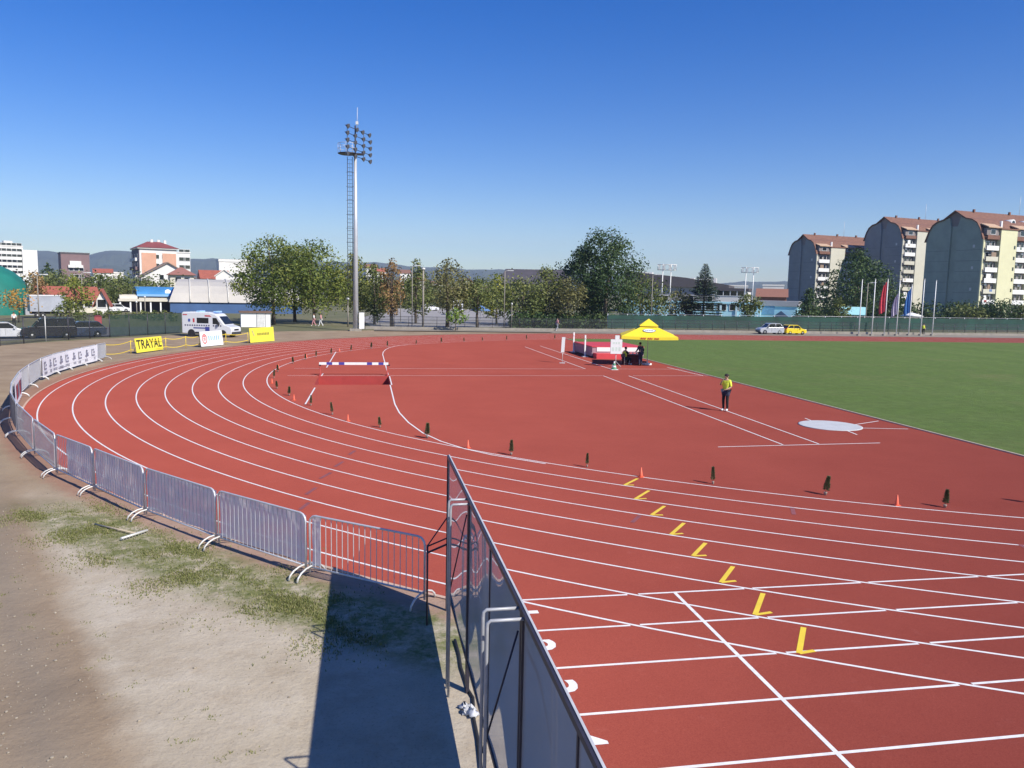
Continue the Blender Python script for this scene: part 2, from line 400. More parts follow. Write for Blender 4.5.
# sprint straight lines, interrupted where the bend lines cross
for k in range(9):
    y = -(R0 + LW*k); x = -29.25; seg = []
    while x < XE:
        r = math.hypot(min(x, 0), y)
        near = any(abs(r - (R0+LW*j)) < .038 for j in range(9) if j != k) and x < -1.5
        if near or abs(r-(R0+LW*k)) < .02 and x < 0 and x > -2:
            if len(seg) > 1: strip(mk_, [seg[0], seg[-1]], WD, ZL+0.0006)
            seg = []
        else: seg.append((x, y))
        x += .04
    if len(seg) > 1: strip(mk_, [seg[0], seg[-1]], WD, ZL+0.0006)
strip(mk_, [(-25.633, -R0), (-25.633, -46.3)], WD+.01, ZL+0.0012)
# steeplechase by-pass line and runway lines
byp = [(-27.0,-24.8),(-27.75,-23.75),(-28.4,-22.4),(-28.9,-20.8),(-29.3,-18.5),(-29.55,-16),(-29.65,-13.5)]
far = [(x, -y) for x, y in byp[::-1]]
strip(mk_, [(-25.6,-26.2),(-26.3,-25.5)] + byp + [(-29.65, PY0-.1)], .06, ZL+0.0008)
strip(mk_, [(-29.56, PY0-.1), (-29.56, PY1+.05)], .06, ZL+0.0008)
strip(mk_, [(-29.62, -1.5), (-29.65, 13.5)] + far[1:], .06, ZL+0.0008)
strip(mk_, [(-33.55,-13.4), (-33.5,-7.5)], .07, ZL+0.0008); strip(mk_, [(-33.47,-2.0), (-33.45,-.6)], .07, ZL+0.0008); strip(mk_, [(-33.42,3.0), (-33.3,15.7)], .07, ZL+0.0008)
JY0, JY1 = -1.75, 2.45
for yj in (JY0, JY1):
    strip(mk_, [(-35.4, yj), (-33.75, yj)], WD, ZL+0.0016); strip(mk_, [(-29.5, yj), (-16.45, yj)], WD, ZL+0.0016); strip(mk_, [(-14.45, yj), (-9.4, yj)], WD, ZL+0.0016)
strip(mk_, [(-33.6, JY0+.02), (-29.7, JY0+.02)], .04, ZL+0.0016)
strip(mk_, [(-16.45, 22.9), (-16.35, 2.5)], .06, ZL+0.0024); strip(mk_, [(-16.4, -1.8), (-16.6, -23.95)], .06, ZL+0.0024)
strip(mk_, [(-14.72, 24.2), (-14.6, 2.5)], .06, ZL+0.0024); strip(mk_, [(-14.75, -1.8), (-15.2, -23.9)], .06, ZL+0.0024)
a, b = G(718,447.3), G(880,443.3); strip(mk_, [a, b], .06, ZL+0.0032)
for p in [((805,418.5),(813,421.5)), ((847,431),(857,435)), ((851,425.5),(878.5,421.3)), ((858,428.3),(908,429.3))]:
    strip(mk_, [G(*p[0]), G(*p[1])], .06, ZL+0.0032)
strip(mk_, [G(667,367.5), G(703,375.8)], .07, ZL+0.0032)
tag(mk_.build('lane_markings', LANE, fixn=False), 'white painted lane and runway lines on the red rubber', 'markings', kind='structure')
def text_mb(txt, size, mb, mtx, m=0, bold=0., spacing=1.0, sx=1.0):
    cu = bpy.data.curves.new('t', 'FONT'); cu.body = txt; cu.size = size; cu.align_x = 'CENTER'; cu.align_y = 'CENTER'; cu.offset = bold; cu.space_character = spacing; cu.fill_mode = 'BOTH'; cu.resolution_u = 3
    o = bpy.data.objects.new('t', cu); COL.objects.link(o)
    me = bpy.data.meshes.new_from_object(o.evaluated_get(bpy.context.evaluated_depsgraph_get()))
    n = len(mb.v); mb.v += [tuple(mtx @ Vector((v.co.x*sx, v.co.y, v.co.z))) for v in me.vertices]
    for p in me.polygons: mb.face([n+i for i in p.vertices], m)
    bpy.data.objects.remove(o); bpy.data.curves.remove(cu); bpy.data.meshes.remove(me)
nm = MB()
for k in range(4):
    c = Vector((-28.52, -(R0+LW*(k+.42)), ZL+0.0008))
    mm = Matrix.Translation(c) @ Matrix.Rotation(-PI/2, 4, 'Z')
    text_mb(str(k+1), .88, nm, mm, 0, .016)
tag(nm.build('lane_numbers', LANE, fixn=False), 'white lane numbers painted at the start of the straight', 'markings', kind='structure')
# yellow take-over marks in each bend lane
ym = MB()
L_PTS = [((637.5,479),(624.5,485.5),(634,485.5)), ((649,491),(635,499.5),(646.5,499)), ((664.5,506.5),(651.5,515.5),(663,515.5)), ((684,523.5),(671,535),(683,534)),
         ((705.5,543.5),(693,556.5),(706.5,556)), ((733,567),(721,583),(736,581.5)), ((763,594),(755,615.5),(771.5,613)), ((803.5,628),(799,654),(814.5,651.5))]
for a, b, c in L_PTS:
    strip(ym, [G(*a), G(*b)], .085, ZL+0.0020); strip(ym, [G(*b), G(*c)], .075, ZL+0.0026)
tag(ym.build('relay_marks', YELLOW, fixn=False), 'yellow angled marks painted across the bend lanes', 'markings', kind='structure')
bmk = MB()
for a, b in [((355,451),(349,455)),((343,462),(335,467)),((331,473),(320,479)),((316,488),(306,495)),((309,503),(300,510)),((792,508),(794,515)),((1020,545),(1030,551)),((640,516),(632,523))]:
    strip(bmk, [G(*a), G(*b)], .10, ZL+0.0020)
tag(bmk.build('hurdle_marks', mat('blue_marks', (.23,.07,.075), .8, .2), fixn=False), 'small faded blue marks painted on the bend lanes', 'markings', kind='structure')
ds = MB(); c = G(830, 426); ds.lathe([(1.22,0),(1.22,.022),(1.17,.026)], 40, (c.x, c.y, ZR))
tag(ds.build('throwing_circle', mat('pale_concrete', (.50,.51,.51), .7, .08, 2)), 'pale round throwing circle set in the red rubber', 'throwing circle', kind='structure')
# paths and hard ground beyond
pth = MB(); pth.poly([(-30,47.4,.004),(110,47.4,.004),(110,54.5,.004),(-30,54.5,.004)])
tag(pth.build('perimeter_path', mat('path_beige', (.24,.21,.165), .9, .2, .4)), 'beige strip of path beyond the far straight', 'path', kind='structure')
pk = [G(372,327.5), G(612,327), G(560,317), G(500,308.5), G(395,308.5), G(360,318)]
pkm = MB(); pkm.poly([(p.x,p.y,.008) for p in pk])
tag(pkm.build('car_park', mat('worn_asphalt', (.30,.285,.27), .9, .12, .3)), 'pale grey asphalt car park beyond the fence', 'car park', kind='structure')
rd = MB(); q = [G(0,341), G(180,333), G(180,326), G(0,329)]; rd.poly([(p.x,p.y,.008) for p in q])
tag(rd.build('service_road', mat('asphalt', (.10,.10,.105), .9, .15, .5)), 'dark service road behind the chain link fence', 'road', kind='structure')

# hills -------------------------------------------------------------
def hills():
    prof = [(-120,250),(0,248),(33,250.5),(60,252),(90,256),(105,251.5),(125,250),(165,257),(200,259),(235,259),(300,262),(370,262),(400,265),(440,268),(500,270),(560,271),(640,275),(720,284),(745,281),(790,282),(850,286),(1100,290)]
    mb = MB(); D0, D1, D2 = 2300, 3400, 4600; cols = []; N = 150
    for i in range(N+1):
        px = -120 + 1220*i/N
        for (a, ya), (b, yb) in zip(prof, prof[1:]):
            if a <= px <= b: py = ya + (yb-ya)*(px-a)/(b-a); break
        py += math.sin(px*.11)*.5 + math.sin(px*.31+1)*.35
        z = max(20, ZT(px, py, D1)); col = []
        for D, f in ((D0, 0.), (2600, .34+.1*math.sin(px*.07)), (2900, .55+.1*math.sin(px*.13+2)), (3150, .85), (D1, 1.), (D2, 0.)):
            p = XY(px, D); col.append((p.x, p.y, z*f))
        cols.append(col)
    for a, b in zip(cols, cols[1:]):
        for j in range(5): mb.poly([a[j], b[j], b[j+1], a[j+1]])
    m = mat('hill_forest', (.06,.075,.04), .95, .35, .004)
    tag(mb.build('hills', m), 'distant wooded hills under the sky', 'hills', kind='structure')
hills()
hz = MB(); hz.box((-4200,-400,-1.5), (5200,6000,330))
m, nt, out = nodes('air'); pv = mk(nt, 'ShaderNodeVolumePrincipled'); pv.inputs['Color'].default_value = (.58,.72,1,1); pv.inputs['Density'].default_value = 1.5e-4; pv.inputs['Anisotropy'].default_value = .0
nt.links.new(pv.outputs[0], out.inputs['Volume'])
tag(hz.build('haze', m), 'thin blue haze in the distance', 'haze', kind='stuff')

# ------------------------------------------------------------------ track-side screen
def acrylic():
    m, nt, out = nodes('smoked_sheet')
    b = mk(nt, 'ShaderNodeBsdfPrincipled'); b.inputs['Base Color'].default_value = (.46,.47,.49,1); b.inputs['Roughness'].default_value = .03; b.inputs['IOR'].default_value = 2.3
    b.inputs['Specular IOR Level'].default_value = .65
    tc = mk(nt, 'ShaderNodeTexCoord').outputs['Object']
    st = mk(nt, 'ShaderNodeMapping'); nt.links.new(tc, st.inputs[0]); st.inputs['Scale'].default_value = (1, 1.0, .25)
    bp = mk(nt, 'ShaderNodeBump'); bp.inputs['Strength'].default_value = .06; bp.inputs['Distance'].default_value = .02
    nt.links.new(noise(nt, 1.6, 0, .4, st.outputs[0]), bp.inputs['Height']); nt.links.new(bp.outputs[0], b.inputs['Normal'])
    nt.links.new(b.outputs[0], out.inputs[0]); return m
ACR = acrylic()
XS, ZB, ZTOP = -29.625, .40, 2.56
def screen_panel(y0, y1, mids, label, far_brace, near_brace, off=(.32,.32)):
    t = thing('screen_panel', label, 'screen panel', (XS, y0, 0), 0, 'smoked screen panels in a row beside the sprint start')
    L = y1 - y0     # negative: runs towards the camera
    fr = MB(); w_ = .02
    fr.box((-w_,0,ZTOP-.05),(w_,L,ZTOP)); fr.build('frame_rail', DARKST, t)
    fr = MB(); fr.box((-w_,0,ZB),(w_,L,ZB+.05)); fr.build('frame_rail', DARKST, t)
    cp = MB(); cp.box((w_*.3,0,ZTOP+.001),(w_+.004,L,ZTOP+.006))  # pale strip standing in for the sunlit top of the dark rail
    cp.build('sunlit_edge_strip', STEELW, t)
    for f in [0.0, 1.0] + mids:
        yy = L*f + (-.03 if f == 0 else .03 if f == 1 else 0)
        q = MB(); lw = .021 if f in (0., 1.) else .014
        q.box((-lw,yy-lw,0.0 if f in (0.,1.) else ZB),(lw,yy+lw,ZTOP-.002)); q.build('post', DARKST, t)
    sh = MB(); ny, nz = 40, 12; idx = []
    for i in range(ny+1):
        for j in range(nz+1):
            u = i/ny; v = j/nz
            seg = (u*(len(mids)+1)) % 1.0
            bulge = .010*math.sin(PI*seg)*math.sin(PI*v) + .011*math.sin(2*PI*seg*1.1+v*.8)
            sh.v.append((-.006 + bulge*.55, L*u, ZB+.04 + (ZTOP-ZB-.08)*v))
    for i in range(ny):
        for j in range(nz):
            a_ = i*(nz+1)+j; sh.face([a_, a_+nz+1, a_+nz+2, a_+1], 0, True)
    sh.build('sheet', ACR, t, fixn=False)
    for kind, yy, k_ in ((far_brace, -.10, off[0]), (near_brace, L+.12, off[1])):
        if kind == 'tall':
            br = MB()
            br.tube([(0,yy,2.52),(.03-k_,yy,2.52),(.005-k_,yy,2.50),(-k_,yy,2.46),(-k_-.002,yy,0)], .015, 8)
            br.build('brace', mat('brace_steel', (.40,.41,.43), .5, .15, 8, .2), t)
            dg = MB(); dg.tube([(-.02,yy,2.32),(.01-k_,yy,1.25)], .009, 6)
            if kind == near_brace and yy < -.2: dg.build('stay', DARKST, t)
        elif kind == 'low':
            br = MB(); k = .36
            br.tube([(-k,yy-.45,0),(-k,yy-.45,1.28)], .015, 8); br.tube([(-k,yy-.45,1.26),(0,yy-.05,1.26)], .012, 6); br.tube([(-k,yy-.45,1.16),(0,yy-.05,1.16)], .016, 6)
            br.tube([(-k,yy-.45,1.27),(0,yy-.05,1.62)], .011, 6); br.build('brace', DARKST, t)
    return t
screen_panel(-36.72, -39.385, [], 'farthest smoked screen panel, with the low dark brace at its free end', 'low', 'tall', (.3,.25))
screen_panel(-39.39, -42.885, [.5], 'middle smoked screen panel between the two pairs of grey braces', 'tall', 'tall', (.25,.32))
screen_panel(-42.89, -46.40, [.5], 'nearest smoked screen panel, cut by the bottom edge of the picture', 'tall', None)
# litter by the screen foot
t = thing('crumpled_bag', 'crumpled white plastic bag lying at the foot of the smoked screen', 'litter', (-29.66,-39.9,.004))
bgm = MB(); rr = random.Random(4)
for cx_, cy2, s_ in ((0,0,.06),(-.05,.10,.045),(.03,-.10,.06),(-.06,-.04,.035)):
    n0 = len(bgm.v); bgm.lathe([(.2*s_,0),(s_,.35*s_),(1.1*s_,.8*s_),(.7*s_,1.4*s_),(.1*s_,1.7*s_)], 9, (cx_,cy2,0))
    bgm.v[n0:] = [(x+rr.uniform(-.025,.025), y+rr.uniform(-.03,.03), max(0,z+rr.uniform(-.02,.02))) for x,y,z in bgm.v[n0:]]
bgm.build('bag_film', mat('white_plastic', (.55,.56,.58), .3, .1, 5), t)
hs_ = MB(); hs_.tube([G(455,640,.03), G(459,655,.02), G(461,668,.02), G(465,680,.02), G(468,690,.02), G(473,698,.02), G(474,720,.02), G(478,740,.02), G(481,768,.02)], .022, 7)
tag(hs_.build('hose', BLACK), 'thin black hose lying along the foot of the smoked screen', 'hose')

# ------------------------------------------------------------------ crowd barriers
def filmmat():
    m, nt, out = nodes('clear_film')
    tr = mk(nt, 'ShaderNodeBsdfTransparent'); b = mk(nt, 'ShaderNodeBsdfPrincipled'); tl = mk(nt, 'ShaderNodeBsdfTranslucent')
    b.inputs['Base Color'].default_value = (.84,.85,.82,1); b.inputs['Roughness'].default_value = .16; b.inputs['Specular IOR Level'].default_value = .8
    tl.inputs['Color'].default_value = (.84,.86,.84,1)
    tc = mk(nt, 'ShaderNodeTexCoord').outputs['Object']
    bp = mk(nt, 'ShaderNodeBump'); bp.inputs['Strength'].default_value = .5; bp.inputs['Distance'].default_value = .03
    nt.links.new(noise(nt, 7, 3, .6, tc), bp.inputs['Height']); nt.links.new(bp.outputs[0], b.inputs['Normal'])
    m1 = mk(nt, 'ShaderNodeMixShader'); m1.inputs[0].default_value = .45; nt.links.new(b.outputs[0], m1.inputs[1]); nt.links.new(tl.outputs[0], m1.inputs[2])
    f = math_(nt, 'ADD', math_(nt, 'MULTIPLY', noise(nt, 2.2, 3, .6, tc), .4), .72, True)
    m2 = mk(nt, 'ShaderNodeMixShader'); nt.links.new(f, m2.inputs[0]); nt.links.new(tr.outputs[0], m2.inputs[1]); nt.links.new(m1.outputs[0], m2.inputs[2]); nt.links.new(m2.outputs[0], out.inputs[0])
    return m
WRAP = filmmat()
NETG = netmat('grey_netting', (.24,.24,.30), .62, .1, .6)
NETD = netmat('dark_netting', (.09,.09,.14), .88, .1, .6)
GREYS = mat('grey_sheet', (.36,.37,.40), .7, .08, 2)
WHITES = mat('white_banner_cloth', (.78,.78,.82), .6, .05, 1.5)
def foot(mb, x):
    pts = [(x, .36*math.sin(a)*1.0, .02+.20*math.cos(a)**1.0) for a in [PI*(-.5+i/8) for i in range(9)]]
    mb.tube(pts, .017, 6)
def barrier(p0, p1, label, cover=None, span=(0,1), side=1):
    p0 = Vector((p0[0],p0[1],0)); p1 = Vector((p1[0],p1[1],0)); d = p1-p0; L = d.length - .10; rz = math.atan2(d.y, d.x)
    t = thing('crowd_barrier', label, 'barrier', p0 + d.normalized()*.05, rz, 'steel crowd barriers round the outside of the bend')
    H = 1.15; r = .14; f = MB()
    pts = [(0,0,.1),(0,0,H-r)] + [(r-r*math.cos(a), 0, H-r+r*math.sin(a)) for a in (PI/6, PI/3, PI/2)] + [(L-r+r*math.sin(a), 0, H-r+r*math.cos(a)) for a in (0.02, PI/6, PI/3, PI/2)] + [(L,0,.1)]
    f.tube(pts, .019, 8); f.tube([(0,0,.20),(L,0,.20)], .017, 6)
    f.build('frame', STEEL, t)
    n = 19
    bars = MB()
    for i in range(1, n+1):
        x = L*i/(n+1); bars.tube([(x,0,.21),(x,0,H-.02)], .0075, 5, cap=False)
    bars.build('bars', STEEL, t)
    for x in (.03, L-.03):
        q = MB(); foot(q, x); q.build('foot', STEELW, t)
    if cover:
        m, mode = cover; sh = MB(); nx, nz = 34, 6; x0, x1 = L*span[0]+.02, L*span[1]-.02; rr = random.Random(hash(label) % 999)
        ph = [rr.uniform(0, 6) for _ in range(4)]
        for i in range(nx+1):
            for j in range(nz+1):
                u, v = i/nx, j/nz; x = x0+(x1-x0)*u
                wv = .012*math.sin(x*9+ph[0]+2*math.sin(v*3+ph[1])) + .010*math.sin(v*9+x*4+ph[2]) if mode == 'film' else .006*math.sin(x*3+ph[0])
                sh.v.append((x, -side*.032 + wv, .23+(H-.26)*v))
        for i in range(nx):
            for j in range(nz):
                k = i*(nz+1)+j; sh.face([k, k+nz+1, k+nz+2, k+1], 0, True)
        sh.build('film_wrap' if mode == 'film' else 'cover_sheet', m, t, fixn=False)
    return t
def polar(deg, r=47.25): return (r*math.cos(math.radians(deg)), r*math.sin(math.radians(deg)))
J = [G(427,606), G(308,577), G(217.5,546.5), G(145.5,518.5), G(94.5,494), G(57,476.5), G(35,457)]
J = [(p.x, p.y) for p in J]
covers = [((WRAP,'film'), (.90,1), 'unwrapped steel crowd barrier nearest the smoked screen, half in its shadow'),
          ((WRAP,'film'), (0,1), 'film-wrapped steel crowd barrier beside the bare one at the shadow edge'),
          ((WRAP,'film'), (0,1), 'film-wrapped steel crowd barrier, second in the row of wrapped ones'),
          ((WRAP,'film'), (0,1), 'film-wrapped steel crowd barrier nearest the rake on the ground'),
          ((WRAP,'film'), (0,.74), 'crowd barrier with film over most of it and a bare red gap at one end'),
          ((NETG,'net'), (0,1), 'crowd barrier with grey netting, next to the half wrapped one'),
          ]
for i in range(6):
    c, sp, lab = covers[i]; barrier(J[i], J[i+1], lab, c, sp)
a6 = math.degrees(math.atan2(J[6][1], J[6][0])) % 360
angs = []
a = a6; targets = {'x': None}
stops = [(a6, None)]
pts_ = [J[6]] + [tuple(G(*q)[:2]) for q in ((18,437),(12,423.5),(13,411),(20,397.5),(29.5,388.5),(41,380.5),(53,374.8),(66,370.5),(81,366.3),(96.5,362.3),(106.5,359.8))]
def ps(i):
    v = Vector(pts_[i]); return v
more = [((NETG,'net'), 'crowd barrier with grey netting, second from the white scrap of banner'),
        ((NETD,'net'), 'crowd barrier with dark netting at the leftmost bulge of the row'),
        ((NETD,'net'), 'crowd barrier with dark netting just before the red and white banner'),
        ((WHITES,'net'), 'crowd barrier behind the small white banner with red letters'),
        ((GREYS,'net'), 'crowd barrier covered in grey sheet beside the red and white banner'),
        ((GREYS,'net'), 'crowd barrier covered in grey sheet left of the long white banner'),
        (None, 'crowd barrier behind the left end of the long white banner'),
        (None, 'crowd barrier behind the left middle of the long white banner'),
        (None, 'crowd barrier behind the right middle of the long white banner'),
        (None, 'crowd barrier behind the right end of the long white banner'),
        ((GREYS,'net'), 'last crowd barrier covered in grey sheet right of the long white banner')]
for i, (c, lab) in enumerate(more): barrier(ps(i), ps(i+1), lab, c, (0,1), -1)
def inward(p, d=.09):
    v = Vector((p[0], p[1])); return v*(1 - d/v.length)
def banner_strip(name, label, cat, pts, z0, z1, mats, marks=None, side=.09):
    """cloth hung along a run of points; local coordinates world"""
    c = inward(pts[0], side); t = thing(name, label, cat, (c.x, c.y, 0))
    P = [inward(p, side) - c for p in pts]; n = 12; sh = MB(); Ls = [0]
    for a_, b_ in zip(P, P[1:]): Ls.append(Ls[-1] + (b_-a_).length)
    T = Ls[-1]
    def at(u):
        s = u*T
        for i in range(len(P)-1):
            if s <= Ls[i+1] + 1e-9: k = (s-Ls[i])/(Ls[i+1]-Ls[i]); return P[i].lerp(P[i+1], k), (P[i+1]-P[i]).normalized()
        return P[-1], (P[-1]-P[-2]).normalized()
    N = 48
    for i in range(N+1):
        for j in range(5):
            q, d = at(i/N); v = j/4
            nrm = Vector((d.y, -d.x)); q = q + nrm*.012*math.sin(i*.9+v*2)
            sh.v.append((q.x, q.y, z0+(z1-z0)*v))
    for i in range(N):
        for j in range(4): k = i*5+j; sh.face([k,k+5,k+6,k+1], 0, True)
    sh.build('cloth', mats[0], t, fixn=False)
    if marks:
        for nm_, mm, lst in marks:
            mb = MB()
            for u0, u1, v0, v1 in lst:
                q0, d = at(u0); q1, _ = at(u1); nrm = Vector((d.y, -d.x)); 
                if (q0 + c + nrm).length > (q0 + c).length: nrm = -nrm
                o_ = nrm*.022
                mb.poly([(q0.x+o_.x,q0.y+o_.y,z0+(z1-z0)*v0),(q1.x+o_.x,q1.y+o_.y,z0+(z1-z0)*v0),(q1.x+o_.x,q1.y+o_.y,z0+(z1-z0)*v1),(q0.x+o_.x,q0.y+o_.y,z0+(z1-z0)*v1)])
            mb.build(nm_, mm, t, fixn=False)
    return t
rr = random.Random(21)
INK = mat('grey_ink', (.26,.26,.33), .7)
mk1 = []
for i in range(9):
    u = .035 + i*.107
    mk1 += [(u, u+.012, .38, .82), (u, u+.055, .38, .46)] if i % 2 == 0 else [(u+.02, u+.034, .38, .84), (u+.005, u+.06, .44, .52)]
    mk1 += [(u+.035, u+.055, .55, .66), (u+.02, u+.045, .72, .80)]
    for k in range(3):
        uu = u + k*.024
        if rr.random() < .75: mk1.append((uu, uu+.014, .12+.03*rr.random(), .28))
mk1.append((.33, .47, .15, .19)); mk1.append((.02, .98, .325, .335))
banner_strip('long_banner', 'long white banner with two rows of grey lettering hung on the barriers', 'banner', [ps(6), ps(7), ps(8), ps(9), ps(10)], .12, 1.14, [WHITES], [('lettering', INK, mk1)])
mk2 = [(.2+.2*i, .33+.2*i, .2, .8) for i in range(4)]
banner_strip('small_banner', 'small white banner with red and dark letters at the leftmost barriers', 'banner', [ps(3), ps(4)], .12, 1.14, [WHITES], [('red_lettering', mat('red_ink', (.5,.05,.08), .7), mk2[::2]), ('dark_lettering', INK, mk2[1::2])])
# boards beyond the barriers
YB = mat('yellow_board', (.82,.70,.06), .5, .05, 2)
def board(name, label, cat, pa, pb, z0, z1, m, lean=.16, deco=None):
    a_, b_ = G(*pa), G(*pb); d = (b_-a_); L = d.length; rz = math.atan2(d.y, d.x)
    t = thing(name, label, cat, (a_.x, a_.y, 0), rz)
    s = MB(); s.prism([(0,z0),(.03,z0),(.03+lean,z1),(lean,z1)], 0, L, 'x'); s.build('face_panel', m, t)
    for x in (.15*L, .85*L):
        k = MB(); k.tube([(x,lean+.02,z1-.1),(x,lean+.45,0)], .018, 6); k.tube([(x,.03,z0+.02),(x,.0,0)], .018, 6); k.build('strut', DARKST, t)
    if deco: deco(t, L, z0, z1, lean)
    return t
def plane_m(L, z0, z1, lean, u, v, off=.006):
    ang = math.atan2(z1-z0, lean); y = lean*v - off; z = z0+(z1-z0)*v
    return Matrix.Translation((L*u, y, z)) @ Matrix.Rotation(ang, 4, 'X')
def deco1(t, L, z0, z1, lean):
    q = MB(); text_mb('TRAYAL', .92*(z1-z0), q, plane_m(L,z0,z1,lean,.5,.52), 0, .018, 1.05, .92*L/3.6); q.build('lettering', BLACKC, t, fixn=False)
board('advert_board', 'yellow advertising board with black capital lettering on the dirt', 'board', (137,354), (163.5,350.5), .08, 1.12, YB, .16, deco1)
def deco2(t, L, z0, z1, lean):
    q = MB(); h = z1-z0; mt = plane_m(L,z0,z1,lean,.18,.5)
    for i in range(20):
        a0, a1 = 2*PI*i/20, 2*PI*(i+1)/20
        q.poly([mt @ Vector((r_*math.cos(a_)*h, r_*1.25*math.sin(a_)*h, 0)) for r_, a_ in ((.20,a0),(.20,a1),(.27,a1),(.27,a0))])
    for k in (-.1, .02, .14): q.poly([mt @ Vector(v_) for v_ in ((-.12*h,k*h,0),(.12*h,k*h,0),(.12*h,(k+.07)*h,0),(-.12*h,(k+.07)*h,0))])
    q.build('emblem', mat('emblem_red', (.60,.10,.10), .6), t, fixn=False)
    q = MB(); x = .34
    for wd, ht in ((.07,.34),(.07,.3),(.05,.34),(.06,.28),(.06,.34),(.07,.3)):
        mt = plane_m(L,z0,z1,lean,x+wd/2,.52); a_ = wd*L*.38; b_ = ht*h*.5; s_ = .06*h
        for bx in ((-a_,-a_+s_,-b_,b_),(a_-s_,a_,-b_,b_*.6),(-a_,a_,b_-s_,b_) if wd > .055 else (-a_,a_,-s_/2,s_/2)):
            q.poly([mt @ Vector((bx[0],bx[2],0)), mt @ Vector((bx[1],bx[2],0)), mt @ Vector((bx[1],bx[3],0)), mt @ Vector((bx[0],bx[3],0))])
        x += wd+.025
    q.build('lettering', mat('pale_blue_ink', (.28,.50,.68), .6), t, fixn=False)
board('advert_board', 'white advertising board with red emblem and pale blue letters in front of the ambulance', 'board', (201.5,347.5), (223.5,345.3), .06, 1.28, WHITEP, .16, deco2)
def deco3(t, L, z0, z1, lean):
    q = MB(); h = z1-z0; x = .3
    for wd in (.05,.035,.05,.04,.05,.045,.05,.04):
        mt = plane_m(L,z0,z1,lean,x+wd/2,.56,.03); a_ = wd*L*.4; b_ = .085*h
        q.poly([mt @ Vector(v_) for v_ in ((-a_,-b_,0),(a_,-b_,0),(a_,b_,0),(-a_,b_,0))]); x += wd+.018
    q.build('lettering', mat('olive_ink', (.22,.22,.05), .6), t, fixn=False)
    q = MB(); mt = plane_m(L,z0,z1,lean,.14,.5,.03)
    P = [(-.16*h,.34*h),(-.08*h,.36*h),(.10*h,-.02*h),(.06*h,-.10*h)]
    q.poly([mt @ Vector((a_,b_,0)) for a_, b_ in P]); q.build('emblem', mat('grey_ink2', (.45,.44,.25), .6), t, fixn=False)
board('advert_banner', 'slack yellow banner with small dark writing at the rim of the track', 'banner', (250.5,343.3), (274.5,341.3), .05, 1.35, YB, .12, deco3)
# caution tape on stakes
t = thing('caution_tape', 'yellow caution tape strung on thin stakes between the advertising boards', 'tape', (0,0,0))
stakes = [G(105.5,358.5), G(131,354), G(166,350.5), G(186,348.5), G(200,347), G(226,345), G(248,343.5)]
for s_ in stakes: q = MB(); q.tube([(s_.x,s_.y,0),(s_.x,s_.y,1.0)], .025, 6); q.build('stake', YELLOW, t)
for z in (.28, .92):
    q = MB()
    for a_, b_ in zip(stakes, stakes[1:]):
        N = 6; pr = [a_.lerp(b_, i/N) - Vector((0,0,-z+.12*math.sin(PI*i/N))) for i in range(N+1)]
        for c1, c2 in zip(pr, pr[1:]): q.poly([c1, c2, c2+Vector((0,0,.045)), c1+Vector((0,0,.045))])
    q.build('tape', YELLOW, t, fixn=False)
# rake
a_, b_ = G(95,525.5), G(137,536.5); h1, h2 = G(121,541.5), G(147.5,533)
t = thing('rake', 'wooden handled rake lying on the patchy grass', 'rake', (b_.x, b_.y, 0))
o_ = Vector((b_.x, b_.y, 0))
q = MB(); q.tube([a_-o_+Vector((0,0,.03)), b_-o_+Vector((0,0,.06))], .02, 8); q.build('handle', mat('handle_wood', (.48,.40,.28), .7, .2, 12), t)
q = MB(); q.tube([h1-o_+Vector((0,0,.06)), h2-o_+Vector((0,0,.06))], .026, 6)
for i in range(9):
    c_ = h1.lerp(h2, (i+.5)/9) - o_; q.tube([c_+Vector((0,0,.06)), c_+Vector((.02,.03,.0))], .007, 5)
q.build('rake_head', STEELW, t)

